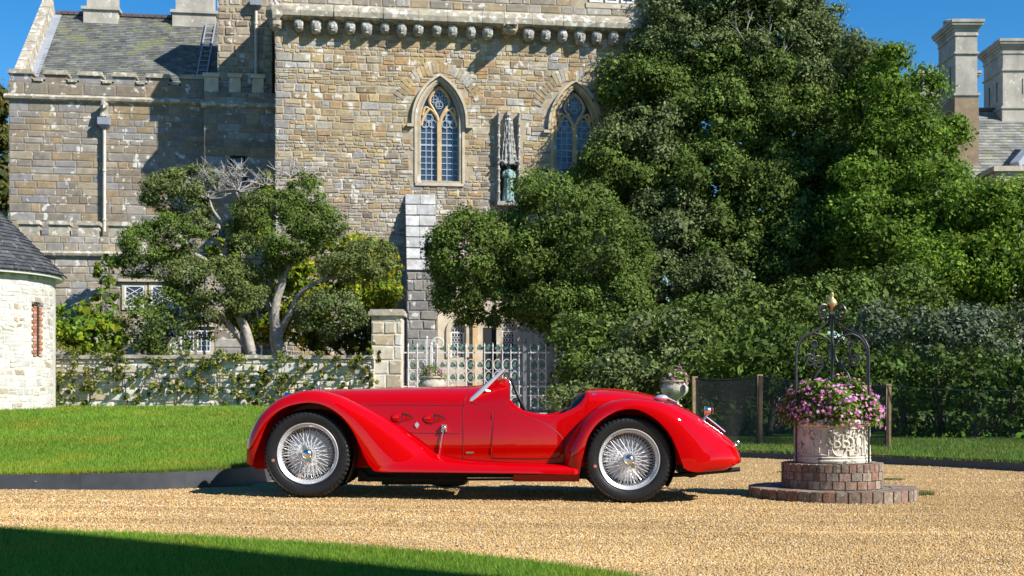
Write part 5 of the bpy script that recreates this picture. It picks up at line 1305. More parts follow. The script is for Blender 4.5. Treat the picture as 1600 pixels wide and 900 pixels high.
# shrubs and hedge behind the fence
SH = 'shrubs and hedge trees behind the fence'
tree('silver_leaved_shrub', 'silvery grey green shrub behind the well to its right', 'shrub', (X(1460, 27), 27, .1),
     [(1440,520,26.5,70,40,1.1),(1510,530,26.5,70,44,1.1),(1380,510,27,50,32,.9),(1560,520,27,46,40,1.0)], SV, leaf=.085, dens=700, rs=(.22,.42), group=SH, trunk=.08)
tree('feathery_conifer', 'feathery bright green conifer behind the well and netting fence', 'conifer', (X(1200, 26), 26, .1),
     [(1200,555,25.6,60,56,1.0),(1150,570,25.6,52,40,.9),(1245,560,26,52,52,.9),(1310,565,25.4,46,44,.8)], [(.085,.14,.022),(.11,.165,.03),(.06,.10,.016)], leaf=.10, dens=800, rs=(.2,.4), wid=.25, group=SH, trunk=.08)
tree('leafy_laurel', 'olive green shrub behind the stone urn and car tail', 'shrub', (X(1040, 29), 29, .3),
     [(1030,545,28,66,60,1.2,OL),(985,590,27.4,60,46,1.0,OL),(1090,530,28.4,60,56,1.2),(920,590,28.5,44,46,1.0),(950,550,29.4,54,52,1.2),(1100,590,26.5,56,40,.9),(940,640,27,90,40,.8,OL),(893,520,30,22,36,.8),(905,560,29.5,30,36,.8)], EV, leaf=.09, dens=700, rs=(.24,.48), group=SH, trunk=.1)
tree('dark_yew', 'dark green shrub mass behind the wellhead scrollwork', 'shrub', (X(1320, 31), 31, .2),
     [(1320,480,31,70,46,1.4),(1250,490,31,60,50,1.4),(1180,500,31,60,50,1.3),(1400,460,32,60,46,1.3)], EV, leaf=.09, dens=700, rs=(.26,.5), group=SH, trunk=.1)
hx = [(1405,25),(1462,24.6),(1520,24.2),(1575,24),(1630,23.8)]
for i, (px, Y) in enumerate(hx):
    lab = ['young hedge tree nearest the well post', 'second young hedge tree right of the well post', 'third young hedge tree right of the well post', 'fourth young hedge tree right of the well post', 'last young hedge tree at the right edge'][i]
    tree('hedge_tree', lab+', green and dense', 'hedge tree', (X(px, Y), Y, .05), [(px,575,Y,36,34,.6),(px-8,610,Y,30,34,.5),(px+12,618,Y-.1,28,30,.5),(px,650,Y,24,34,.4),(px+26,672,Y+.5,24,22,.4),(px-22,676,Y+.4,22,18,.4)], [(.075,.12,.022),(.10,.14,.03),(.055,.09,.018)], leaf=.08, dens=800, rs=(.18,.36), group='young hedge trees along the fence', trunk=.07, fill=.5)
# a far hedge seen between the stems
t = thing('far_hedge', 'sunlit low green hedge glimpsed between the hedge stems', 'hedge', (X(1400, 30), 30, 0), 0)
mesh_leaves('foliage', crown([(px,665,29.5,55,34,.7) for px in range(1080, 1680, 60)]+[(px,610,30.5,60,50,.8) for px in range(1080, 1680, 70)], [(.09,.16,.03),(.07,.12,.02)], leaf=.12, dens=200, rs=(.3,.5), fill=1.0), M['leaf_soft'], t)
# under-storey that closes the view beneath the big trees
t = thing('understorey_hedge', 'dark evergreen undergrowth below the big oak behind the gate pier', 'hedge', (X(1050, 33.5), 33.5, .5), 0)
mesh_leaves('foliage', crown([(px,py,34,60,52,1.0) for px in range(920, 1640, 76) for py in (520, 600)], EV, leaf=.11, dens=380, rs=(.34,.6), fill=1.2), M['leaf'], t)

# gnarled trees inside the garden wall
def gnarled(name, label, base, limbs, pads, pal, twigs=None, **kw):
    t = thing(name, label, 'tree', base, 0, 'gnarled garden trees'); b = MB()
    for pts, r0, r1 in limbs: limb(b, [P(*q) for q in pts], r0, r1, 9, wob=.06)
    b.build('trunk', M['bark'], t, smooth=True)
    mesh_leaves('crown', crown([(q[0], q[1], q[2], q[3]*1.16, q[4]*1.18)+tuple(q[5:]) for q in pads], pal, **kw), M['leaf'], t)
    if twigs:
        b = MB()
        for (px, py, Y, sp, n) in twigs:
            c = Vector(P(px, py, Y))
            for k in range(n):
                a = random.uniform(-2.2, 2.2); L_ = random.uniform(.4, 1.0)*sp; d = Vector((math.sin(a)*1.2, random.uniform(-.5,.5), math.cos(a)*.7+.25)).normalized()
                p1 = c+d*L_*.55+Vector((0,0,.04)); p2 = p1+(d+Vector((random.uniform(-.7,.7),random.uniform(-.4,.4),random.uniform(-.2,.6)))).normalized()*L_*.5
                b.tube([c+d*.05, p1, p2], [.022,.014,.006], 4, caps=False)
                for _ in range(4):
                    q = p1.lerp(p2, random.random()); b.tube([q, q+Vector((random.uniform(-.25,.25),random.uniform(-.2,.2),random.uniform(-.05,.28)))], [.009,.004], 3, caps=False)
        b.build('bare_twigs', M['twig'], t, kind='stuff')
    return t
Yg = 36.0
GG = [(0.127,0.163,0.041),(0.149,0.184,0.057),(0.103,0.136,0.032),(0.178,0.207,0.075),(0.081,0.115,0.025)]
gnarled('gnarled_tree', 'gnarled tree with flat foliage pads and bare silver twigs on the left', (X(390, Yg), Yg, .9),
  [([(396,560,Yg),(385,520,Yg),(368,475,Yg),(357,440,Yg),(354,395,Yg-.1),(358,365,Yg-.2),(368,342,Yg-.2)], 0.156, 0.064), ([(400,560,Yg),(378,532,Yg+.1),(352,505,Yg-.2),(330,480,Yg-.6),(300,455,Yg-.8)], 0.133, 0.048),
   ([(358,365,Yg-.2),(345,345,Yg-.2),(333,325,Yg-.2),(325,305,Yg-.2)], 0.055, 0.024), ([(368,342,Yg-.2),(372,318,Yg-.2),(366,290,Yg-.2),(372,275,Yg-.2)], 0.047, 0.016), ([(354,395,Yg),(330,372,Yg),(310,345,Yg),(295,320,Yg)], 0.070, 0.032), ([(352,440,Yg-.1),(310,400,Yg-.4),(270,395,Yg-.5),(215,425,Yg-.6)], 0.078, 0.032), ([(368,342,Yg-.2),(380,320,Yg-.2),(385,300,Yg-.2)],.05,.02)],
  [(275,302,Yg,44,30,.8),(305,290,Yg+.2,34,24,.7),(232,385,Yg-.6,36,28,.8,EV),(270,368,Yg-.4,44,26,.8,EV),(300,350,Yg,34,22,.6),(215,410,Yg-.6,26,20,.6,EV),(330,445,Yg-.8,58,34,1.0),(290,430,Yg-.7,36,24,.7),(370,450,Yg-.5,36,32,.7),(335,480,Yg-.7,40,26,.7),(300,330,Yg,28,20,.5),(325,510,Yg-.6,24,18,.5)],
  GG, twigs=[(340,300,Yg-.2,.9,30),(325,310,Yg-.2,.8,22),(372,300,Yg-.2,.8,26),(360,280,Yg-.2,.6,18),(320,285,Yg-.1,.6,18),(215,425,Yg-.6,.6,12),(415,290,Yg+.4,.5,12)], leaf=.065, dens=2200, cover=1.5, core=350, rs=(.2,.38), squash=.7, fill=.7)
gnarled('gnarled_tree', 'gnarled tree with two curving pale trunks in front of the tower', (X(435, Yg), Yg, .9),
  [([(437,560,Yg),(433,520,Yg),(432,480,Yg),(438,445,Yg),(452,415,Yg),(478,395,Yg-.1),(505,378,Yg-.2)], 0.164, 0.080), ([(437,525,Yg),(452,490,Yg),(468,462,Yg),(495,440,Yg-.1),(525,432,Yg-.2),(560,425,Yg-.2)], 0.101, 0.040), ([(428,560,Yg+.2),(425,500,Yg+.3),(418,470,Yg+.4),(412,430,Yg+.4),(420,390,Yg+.3)], 0.101, 0.048), ([(440,440,Yg),(432,400,Yg),(425,360,Yg),(430,330,Yg)], 0.078, 0.032)],
  [(440,370,Yg-.2,54,36,1.0,EV),(485,350,Yg-.2,42,28,.8,EV),(410,335,Yg,36,28,.8),(480,308,Yg,32,22,.6,EV),(470,280,Yg+.1,20,12,.4),(515,345,Yg-.1,24,20,.5,EV),(440,330,Yg,40,28,.8,EV),(400,400,Yg,44,34,.8),(555,412,Yg-.3,48,28,.8),(520,490,Yg-.6,48,28,.8,OL),(580,400,Yg-.2,34,22,.6),(395,370,Yg,36,26,.7,EV),(400,320,Yg+.2,24,18,.5)],
  GG, twigs=[(455,275,Yg,.5,14),(505,370,Yg-.2,.5,10)], leaf=.065, dens=2200, cover=1.5, core=350, rs=(.2,.38), squash=.7, fill=.7)
tree('round_bush', 'dense dark green rounded bush left of the gnarled trees above the wall', 'bush', (X(235, 35), 35, .8),
     [(238,505,35,50,44,1.0),(215,525,34.8,36,32,.8),(280,480,35,36,34,.8),(265,530,34.8,40,26,.7)], EV, leaf=.07, dens=1300, rs=(.2,.36), trunk=.12)
tree('yellow_vine', 'yellow green leafy shrub glowing between the gnarled tree and the pier', 'shrub', (X(545, 39), 39, .8),
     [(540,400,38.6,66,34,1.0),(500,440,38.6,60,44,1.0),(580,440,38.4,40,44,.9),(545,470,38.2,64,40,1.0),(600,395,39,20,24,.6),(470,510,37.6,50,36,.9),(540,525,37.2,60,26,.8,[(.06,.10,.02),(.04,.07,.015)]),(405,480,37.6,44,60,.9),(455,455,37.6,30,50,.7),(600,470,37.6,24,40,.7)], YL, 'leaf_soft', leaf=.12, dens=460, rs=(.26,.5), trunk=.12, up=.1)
tree('yellow_creeper', 'yellow green creeper climbing the lower wall beside the roundhouse', 'creeper', (X(150, 38), 38, .8),
     [(166,470,42.3,18,48,.3),(165,425,42.3,16,26,.3),(178,408,42.3,15,11,.3),(120,510,34.6,44,36,.8),(95,520,34.3,26,28,.6),(150,530,34.2,40,26,.6),(175,515,34.8,16,36,.4)], YL[:3]+YG[:3], 'leaf_soft', leaf=.12, dens=480, rs=(.2,.38), trunk=.05, up=.1)
tree('yellow_climber', 'small yellow climber in the shaded corner between wing and tower', 'creeper', (X(405, 42.2), 42.2, .8),
     [(415,290,42.2,12,24,.3),(395,360,41.6,30,34,.5),(350,395,41,30,24,.5)], YL, 'leaf_soft', leaf=.15, dens=220, rs=(.2,.36), trunk=.05, up=.1)
tree('autumn_tree', 'dark tree with rusty leaves behind the wing at the left edge', 'tree', (X(-20, 62), 62, 0),
     [(-10,240,60,18,100,2.0),(-14,170,60,18,40,1.5),(-12,310,60,20,60,2)], [(.07,.09,.02),(.14,.10,.02),(.05,.07,.02)], leaf=.22, dens=110, rs=(.5,.9), trunk=.3)
# climbers on the garden wall
CW = [(.15,.20,.035),(.19,.235,.045),(.25,.26,.05),(.32,.25,.06),(.12,.16,.025)]
specs = [('climbing_plant', 'sprawling climber on the garden wall right beside the roundhouse', [(95,575,34,34),(75,600,30,26),(125,590,30,24),(150,575,26,22),(110,615,46,14),(55,612,22,10),(165,600,22,22)], [(100,630,90,580),(140,630,150,575)]),
         ('climbing_plant', 'dark climber under the round bush on the garden wall', [(195,585,16,34),(205,610,14,20),(235,570,24,14),(180,565,18,12)], [(200,632,195,570),(210,632,240,570)]),
         ('climbing_plant', 'thin climber with bare stems in the middle of the garden wall', [(285,570,32,20),(262,585,20,18),(300,600,16,14),(240,610,12,10),(300,560,24,10)], [(250,632,243,575),(275,634,272,570),(275,600,290,575),(310,634,305,575)]),
         ('climbing_plant', 'leafy climber on the garden wall below the gnarled trunks', [(350,575,34,26),(330,590,22,22),(365,600,28,18),(345,560,26,12),(385,590,18,12),(360,622,30,8)], [(350,632,350,580),(372,632,365,590)]),
         ('climbing_plant', 'reddish climber on the garden wall above the car wing', [(450,575,36,16),(430,572,26,20),(470,612,40,10),(530,585,26,12),(480,590,40,12),(510,600,34,10),(500,570,22,10),(425,600,18,14),(460,605,26,8)], [(440,632,445,575),(500,632,490,585)]),
         ('climbing_plant', 'dark green ivy on the wall end against the gate pier', [(575,560,14,14),(572,590,10,16),(545,558,22,8),(585,550,8,8)], [(575,625,574,560)])]
for name, lab, bl, stems in specs:
    bl = bl+[(q[0]+random.uniform(-1.3,1.3)*q[2], min(622, q[1]+random.uniform(-.9,1.5)*q[3]), random.uniform(7,14), random.uniform(6,11)) for q in bl for _ in range(2)]
    c = bl[0]; t = thing(name, lab, 'climber', (X(c[0], GY-.15), GY-.15, .62), 0, 'climbers on the garden wall')
    mesh_leaves('foliage', crown([(a, d, GY-.13, r1*1.15, r2*1.2, .11) for a, d, r1, r2 in bl], CW, leaf=.07, dens=2000, core=150, rs=(.13,.26), cover=1.0, fill=.15, wid=.6), M['leaf_soft'], t)
    b = MB()
    for (a, d, e, f) in stems: limb(b, [P(a, d, GY-.1), P((a+e)/2+random.uniform(-5,5), (d+f)/2, GY-.1), P(e, f, GY-.1)], .018, .008, 5)
    b.build('stem', M['bark_dark'], t)

print('LEAVES', sum(len(o.data.polygons) for o in bpy.data.objects if o.type == 'MESH' and o.name.split('.')[0] in ('crown','foliage')))
# ================================================================ the red roadster
YC = 10.72
car = thing('roadster', 'bright red open two seat vintage roadster with wire wheels parked on the gravel', 'car', (X(735, 10.1), YC, g(X(735, 10.1), YC)), 0)
mir = lambda q: (q[0], 2*YC-q[1], q[2])
def mirror_mb(b):
    m = MB(); m.v = [mir(q) for q in b.v]; m.f = [f[::-1] for f in b.f]; return m
def both(name, b, m, **kw):
    near = b.build(name, m, car, **kw); far = mirror_mb(b).build(name, m, car, **kw); return near, far
# --- body: stations along x (pixels as seen at the body side)
WPX = [(438,.20),(470,.245),(520,.30),(600,.365),(680,.42),(740,.462),(800,.50),(860,.515),(920,.50),(980,.45),(1040,.37),(1090,.28),(1130,.18),(1152,.09)]
def halfw(px): return smooth_interp(px, WPX)
def side_y(px, z=None): return YC-halfw(px)
TOPL = [(438,640),(446,622),(458,613),(480,609.5),(503,608.5),(557,607.3),(610,606),(663,604.5),(730,603),(748,602),(765,597),(780,592),(790,590.5),(796,591)]
def z_top(px): return Z(smooth_interp(px, TOPL), YC)
SHO = [(438,655),(470,640),(520,634),(570,633),(727,633),(760,631),(797,626)]
EDGE = [(797,624),(805,633),(818,641),(840,647.5),(859,649),(880,645),(899,636),(909,626.5),(917,612)]
RTOP = [(917,611),(923,608),(947,606.5),(973,608.3),(1000,613),(1027,620),(1053,630),(1080,643),(1101,657),(1133,680),(1147,693),(1154,707)]
RSH = [(917,630),(950,632),(1000,640),(1050,655),(1100,676),(1133,696),(1154,716)]
BOT = [(438,700),(470,722),(560,728),(900,728),(960,728),(1040,726),(1100,724),(1154,722)]
def section(px, top, sho, n=12):
    ys = side_y(px); hw = YC-ys; zb = Z(interp(px, BOT), ys); zs = Z(sho, ys); x = X(px, ys+(YC-ys)*.9*max(0, min(1, (px-917)/70)))
    pts = []
    for k in range(7):
        t = k/6; bulge = .018*math.sin(math.pi*t)*min(1, hw/.4)
        pts.append((x, ys+.034*(t-1)-bulge, zb+(zs-zb)*t))
    for k in range(1, n+1):
        a = math.pi/2*k/n; e = 2/2.25
        pts.append((x, YC-hw*abs(math.cos(a))**e if k < n else YC, zs+(top-zs)*abs(math.sin(a))**e))
    return pts+[mir(q) for q in pts[:-1]][::-1]
front = [p for p in np.concatenate([np.linspace(438, 520, 16), np.linspace(530, 796, 32)])]
b = MB(); b.grid([section(px, z_top(px), smooth_interp(px, SHO)) for px in front])
b.f.append(tuple(range(len(section(438, 1, 650)))))
bonnet = b.build('bonnet', M['red'], car, smooth=True, ang=50)
rear = [p for p in np.concatenate([np.linspace(917, 950, 8), np.linspace(955, 1154, 34)])]
b = MB(); b.grid([section(px, Z(smooth_interp(px, RTOP), YC), smooth_interp(px, RSH)) for px in rear])
n_ = len(section(917, 1, 630)); b.f.append(tuple(range(len(b.v)-n_, len(b.v)))[::-1])
tail = b.build('tail', M['red'], car, smooth=True, ang=50)
# cockpit sides with a rolled edge and a dark lining
def side_rows(sgn=1):
    rows = []
    for px in np.linspace(794, 920, 46):
        ys = side_y(px); x = X(px, ys); zb = Z(728, ys); ze = Z(smooth_interp(px, EDGE), ys)
        r = [(x, ys+.034*(t*(ze-zb)/.53-1)-.018*math.sin(math.pi*min(1,t*(ze-zb)/.53))*.9, zb+(ze-.012-zb)*t) for t in np.linspace(0, 1, 8)]
        yt = r[-1][1]; r += [(x, yt+.004, ze-.004), (x, yt+.012, ze), (x, yt+.022, ze-.004), (x, yt+.028, ze-.02), (x, yt+.03, zb+.05)]
        rows.append(r)
    return rows
b = MB(); b.grid(side_rows()); both('body_side', b, M['red'], smooth=True, ang=60)
b = MB(); x0, x1 = X(770, YC), X(925, YC); b.box(x0, x1, YC-.46, YC+.46, Z(727, YC), Z(719, YC)); b.build('floor', M['chassis'], car)
# shut lines: thin dark grooves laid on the side
def on_side(px, py, d=.002):
    ys = side_y(px); zb = Z(728, ys); z = Z(py, ys); t = (z-zb)/max(.01, Z(633, ys)-zb)
    return (X(px, ys), ys+.034*(t-1)-.018*math.sin(math.pi*max(0, min(1, t)))-d, z)
def on_hood(px, py, d=.002):
    """point on the bonnet surface seen at that pixel (above the shoulder)"""
    ys = side_y(px); sho = smooth_interp(px, SHO)
    if py > sho: return on_side(px, py, d)
    hw = YC-ys; zs = Z(sho, ys); zt = z_top(px); best = None
    for k in range(0, 60):
        a = math.pi/2*k/59; e = 2/2.25; y = YC-hw*math.cos(a)**e; z = zs+(zt-zs)*math.sin(a)**e
        pp = HOR-(z-CZ)*F/y; q = abs(pp-py)
        if best is None or q < best[0]: best = (q, y, z)
    return (X(px, ys), best[1]-d, best[2]+d*.5)
M['groove'] = mat('shut line and vent shade', (.06,.001,.001), .6)  # also colours the shade painted on the side vents
def groove(name, pts, parent, r=.0028):
    b = MB(); b.tube(pts, r, 5); return b.build(name, M['groove'], parent)
groove('bonnet_shut_line', [on_hood(731-(7*(py-603)/35 if py < 640 else 7), py, .000) for py in range(606, 720, 4)], bonnet)
groove('bonnet_hinge_line', [on_hood(px, 632.5, .0005) for px in range(575, 726, 6)], bonnet, .0018)
groove('bonnet_lower_line', [on_side(px, 676+(px-640)*.02, .0005) for px in range(640, 723, 6)], bonnet, .0018)
DO = [(772,643),(800,645.5),(827,652.5),(843,658.5),(859,667),(872,677),(879,687),(880,697),(875,709),(863,715.5),(780,715.5),(770,713.5),(767,708),(769,680)]
dsp = spline(DO+[DO[0]], 70)
b = MB(); b.add([on_side(p[0], p[1], .0035) for p in dsp[:-1]], [tuple(range(69))]); cen = np.mean(dsp[:-1], 0)
b.f = []; b.v = []
rings = [[on_side(cen[0]+(p[0]-cen[0])*k, cen[1]+(p[1]-cen[1])*k, .0035 if k < .99 else .0005) for p in dsp[:-1]] for k in (.0001,.25,.5,.75,.93,.988,1.0)]
b.grid(rings, closed=True); door = b.build('door', M['red'], car, smooth=True, ang=30)
groove('door_gap', [on_side(cen[0]+(p[0]-cen[0])*1.008, cen[1]+(p[1]-cen[1])*1.012, .0005) for p in dsp[:-1]]+[on_side(dsp[0][0], dsp[0][1]-.6, .0005)], door, .0028)
groove('cowl_line', [on_side(px, 627.5+(px-736)*.42, .0005) for px in range(737, 775, 4)], bonnet, .0022)
b = MB()
for q in ((769,650),(767.5,703)): b.tube([on_side(q[0], q[1]-4, .004), on_side(q[0], q[1]+4, .004)], .005, 6)
b.build('hinge', M['red'], door)

# --- wings (fenders)
def wing_part(pairs, Yo, Yc, Yi, n=110, m=12, drop=.0, e=2.3):
    O = spline([p[0] for p in pairs], n); Cc = spline([p[1] for p in pairs], n); yo = spline([[v] for v in Yo], n)[:, 0]; yc = spline([[v] for v in Yc], n)[:, 0]; yi = spline([[v] for v in Yi], n)[:, 0]
    rows = []
    for i in range(n):
        o = np.array(P(O[i][0], O[i][1], yo[i])); c = np.array(P(Cc[i][0], Cc[i][1], yc[i])); d = c-o; d[1] = 0; r = []
        lip = o.copy(); lip[1] += .022; r.append(tuple(lip-d*.0)); 
        for k in range(m+1):
            a = math.pi/2*k/m; q = o+d*math.sin(a)**(2/e); q[1] = yo[i]+(yc[i]-yo[i])*(1-math.cos(a)**(2/e)); r.append(tuple(q))
        for k in range(1, 6):
            t = k/5; q = c.copy(); q[1] = yc[i]+(yi[i]-yc[i])*t; nrm = d/np.linalg.norm(d); q -= nrm*.05*t*t*(1 if drop == 0 else drop); r.append(tuple(q))
        rows.append(r)
    b = MB(); b.grid(rows); return b
FP = [((393,727),(388,723)),((397,711),(387.5,703)),((405,690),(391,683)),((418,660),(402,659)),((434,643),(418,639)),((451,634),(441,622)),((476,629),(472,611.8)),((496,630),(501,611.2)),((514,636.5),(529,618)),((531,648),(552,628)),((544,662),(576,640)),((555,679),(599,652)),((563,697),(621,665.5)),((571,716),(641,680)),((581,731),(660,694.5)),((592,736.5),(677,706.5)),((640,737.5),(701,716)),((700,738),(737,721.5)),((780,739),(795,724.5)),((850,740),(855,726)),((903,741),(903,727))]
nF = len(FP)
Yo = [10.06,10.02,10.0,9.985,9.98]+[9.98]*13+[9.98,9.985,10.0]
Yc = [10.20,10.17,10.14,10.13,10.13]+[10.13]*4+[10.14,10.15,10.17,10.19,10.20,10.21,10.22]+[10.16,10.12,10.10,10.10,10.10]
Yi = [10.45]*8+[10.42,10.41,10.40,10.38,10.36,10.34,10.33,10.32]+[10.30,10.28,10.25,10.24,10.24]
fb = wing_part(FP, Yo, Yc, Yi, 130, 14); fw1, fw2 = both('front_wing', fb, M['red'], smooth=True, ang=60)
RPp = [((905,741),(881,727)),((908,722),(884,711)),((912,706),(888,697)),((917,688),(895,681)),((925,672),(904,666)),((936,659),(917,649.5)),((952,648),(935,635.5)),((968,641),(957,626.5)),((987,638.5),(985,622.8)),((1003,642),(1012,624.5)),((1021,652),(1038,630)),((1035,664),(1058,638)),((1048,680),(1077,648)),((1058,701),(1095,660)),((1065,720),(1112,672)),((1071,732),(1127,683)),((1086,737),(1140,693)),((1110,736),(1149,701.5)),((1134,733),(1153,711)),((1150,725),(1155,719))]
nR = len(RPp)
Yo = [10.02,9.99,9.98]+[9.98]*12+[9.985,10.0,10.05,10.13,10.24]
Yc = [10.13]*3+[10.15]*5+[10.16]*3+[10.18,10.20,10.23,10.26,10.30,10.35,10.40,10.44,10.46]
Yi = [10.24]*4+[10.26]*4+[10.32,10.36,10.42,10.46,10.5,10.54,10.58,10.62,10.64,10.66,10.68,10.70]
rb = wing_part(RPp, Yo, Yc, Yi, 120, 14, drop=.4); rw1, rw2 = both('rear_wing', rb, M['red'], smooth=True, ang=60)
for o in (fw1, fw2, rw1, rw2):
    md = o.modifiers.new('thick', 'SOLIDIFY'); md.thickness = .008; md.offset = 0
# inner wing valances
vp = [tuple(q) for q in spline([p[1] for p in FP[:14]], 40)]
b = MB(); pts = [P(p[0]+3, p[1]+3, 10.33) for p in vp]+[P(585, 730, 10.33), P(400, 733, 10.33)]; b.add(pts, [tuple(range(len(pts)))]); both('inner_valance', b, M['red'])
# inner wheel arches: black liners, the well's shade put into their colour
def arch_liner(cx, cz, r):
    b = MB(); rows = []
    for t in np.linspace(R(-35), R(128), 22): rows.append([(cx+r*math.cos(t), y, cz+r*math.sin(t)) for y in (10.02, 10.34)])
    b.grid(rows); c = (cx, 10.34, cz); n = len(b.v); b.v.append(c); b.f += [(n, 2*i+1, 2*i+3) for i in range(21)]; return b
fcx, fcz = X(480.5, 10.03), Z(709, 10.03); rcx, rcz = X(983, 10.03), Z(718, 10.03)
both('wheel_arch_shade', arch_liner(fcx, fcz-.02, .375), M['chassis'], smooth=True); both('wheel_arch_shade', arch_liner(rcx+.01, rcz-.01, .372), M['chassis'], smooth=True)

# --- wheels
M['spoke'] = mat('plated spokes', (.72,.72,.73), .3, metal=.5)
RT = 70*10.03/F
def make_wheel(cx, cz):
    w_ = bpy.data.objects.new('wheel', None); C.objects.link(w_); w_.parent = car
    c = (cx, 10.02, cz); b = MB(); seg = 168
    def mod(i, k, r): return r-(.0045 if (i in (5,6,7,8,9,10,11,12,13)) and (k % 3 == 0) else 0)-(.002 if i in (9, 11) else 0)
    prof = [(.238,.040),(.247,.016),(.275,.000),(.305,-.002),(.325,.0),(.340,.008),(.348,.016),(RT-.010,.022),(RT-.004,.032),(RT-.0005,.045),(RT,.062),(RT,.090),(RT-.0005,.11),(RT-.005,.125),(.345,.140),(.31,.152),(.27,.145),(.238,.11)]
    b.lathe(prof, c, seg, 'Y', mod, modh=lambda i, k: .007 if (i in (5,6,7,8) and k % 3 == 0) else 0); ty = b.build('tyre', M['rubber'], w_, smooth=True, ang=28)
    b = MB()
    for r_ in (.268, .335): b.tube([(cx+r_*math.cos(a), 10.02+(.004 if r_ < .3 else .004), cz+r_*math.sin(a)) for a in np.arange(72)*2*math.pi/72], .0018, 4, closed=True)
    b.build('sidewall_rib', M['rubber'], ty)
    b = MB(); b.lathe([(.001,-.003),(.012,-.002),(.014,.002)], (cx-.278, 10.016, cz-.055), 10, 'Y'); b.build('tyre_mark', M['sticker'], ty)
    b = MB(); b.lathe([(.249,.026),(.251,.010),(.246,.004),(.240,.008),(.234,.028),(.220,.038),(.216,.055),(.211,.075),(.208,.10),(.225,.115),(.25,.12)], c, 72, 'Y'); rm = b.build('rim', M['alloy'], w_, smooth=True, ang=35)
    b = MB()
    for k in range(60):                                             # spoke nipple holes
        a = 2*math.pi*(k+.5)/60; b.bar((cx+.214*math.cos(a), 10.02+.052, cz+.214*math.sin(a)), (cx+.209*math.cos(a), 10.02+.088, cz+.209*math.sin(a)), .009, .004, up=(0,1,0))
    b.build('nipple_slots', M['chassis'], rm, kind='stuff')
    b = MB()
    for k in range(88):
        a = 2*math.pi*k/88; off = (.42 if k % 2 else -.42); outer = k % 4 < 2
        r1, y1 = (.212, .066) if outer else (.210, .084); r2, y2 = (.052, -.004) if outer else (.062, .092); a2 = a+off*(1.0 if outer else .8)
        b.tube([(cx+r1*math.cos(a), 10.02+y1, cz+r1*math.sin(a)), (cx+r2*math.cos(a2), 10.02+y2+.022, cz+r2*math.sin(a2))], .0028, 4, caps=False)
    b.build('wire_spokes', M['spoke'], w_, kind='stuff')
    b = MB(); b.lathe([(.048,.115),(.050,.02),(.046,.008),(.040,.004)], c, 28, 'Y'); b.build('hub', M['alloy'], w_, smooth=True)
    b = MB(); b.lathe([(.046,.006),(.047,-.004),(.043,-.016),(.034,-.030),(.020,-.040),(.001,-.044)], c, 28, 'Y'); cap = b.build('hub_cap', M['chrome'], w_, smooth=True, ang=60)
    ang = R(112) if cx < 0 else R(-62)
    for s_ in (0, math.pi) if cx < 0 else (0,):
        a = ang+s_; d = Vector((math.cos(a), 0, math.sin(a))); n2 = Vector((-d.z, 0, d.x)); q = Vector((cx, 10.0, cz)); b = MB()
        L_ = .085; o = [q+d*.035+n2*.022, q+d*.035-n2*.022, q+d*(L_*.75)-n2*.016, q+d*L_, q+d*(L_*.75)+n2*.016]
        b.add([p+Vector((0,-.008,0)) for p in o]+[p+Vector((0,.006,0)) for p in o], [(0,1,2,3,4),(9,8,7,6,5)]+[(i,(i+1) % 5,5+(i+1) % 5,5+i) for i in range(5)]); b.build('spinner_ear', M['chrome'], cap)
    b = MB(); b.lathe([(.001,.10),(.06,.10),(.12,.108),(.175,.112),(.185,.118),(.188,.16),(.001,.165)], c, 40, 'Y'); b.build('brake_drum', M['drumgrey'], w_, smooth=True, ang=35)
    return w_
def copy_tree(o, parent, xf):
    c = o.copy(); C.objects.link(c); c.parent = parent
    for ch in [q for q in bpy.data.objects if q.parent == o]: copy_tree(ch, c, xf)
    return c
w1 = make_wheel(fcx, fcz); w2 = make_wheel(rcx, rcz)
for w_ in (w1, w2):
    f = copy_tree(w_, car, None)
    f.scale = (1, -1, 1)                                             # far side, mirrored about the car's centre line
# --- chassis underneath
zb_ = Z(738, 10.4)
b = MB(); b.box(X(560,10.4), X(730,10.4), 10.36, 10.44, Z(752,10.4), Z(728,10.4)); b.box(X(730,10.4)+.002, X(1050,10.4), 10.36, 10.44, Z(746,10.4), Z(728,10.4)); b.build('chassis_rail', M['chassis'], car)
b = MB(); b.box(X(560,11), X(1050,11), 11.0, 11.08, Z(744,11), Z(728,11)); b.build('chassis_rail', M['chassis'], car)
b = MB(); b.box(X(600,10.7), X(728,10.7), 10.5, 10.95, Z(755,10.7), Z(725,10.7)); b.blob((X(700,10.7),10.7,Z(752,10.7)), (.18,.12,.05), 12, 8); b.build('engine_sump', M['chassis'], car)
b = MB(); b.tube([(X(562,10.32),10.32,Z(735,10.32)), (X(575,10.32),10.32,Z(748,10.32)), (X(612,10.32),10.32,Z(747,10.32))], [.02,.028,.02], 8); b.tube([(X(610,10.32),10.3,Z(747,10.32)), (X(700,10.32),10.3,Z(749,10.32)), (X(905,10.32),10.3,Z(748,10.32))], .012, 6); b.build('suspension_arm', M['chassis'], car)
b = MB(); b.box(X(802,10.3), X(905,10.3), 10.26, 10.9, Z(752,10.3), Z(741,10.3)); b.build('red_undertray', M['red'], car)
for cx in (fcx, rcx):
    b = MB(); b.tube([(cx, 10.12, (fcz if cx == fcx else rcz)), (cx, 2*YC-10.12, (fcz if cx == fcx else rcz))], .035, 10); b.build('axle', M['chassis'], car)
b = MB(); b.tube([P(905,745,10.5), P(1060,742,10.5), P(1130,735.5,10.4), P(1156,733,10.4)], .020, 10, caps=False); b.lathe([(.001,.0),(.018,.0)], P(1156,733,10.4), 8); b.build('exhaust_pipe', M['chassis'], car, smooth=True)
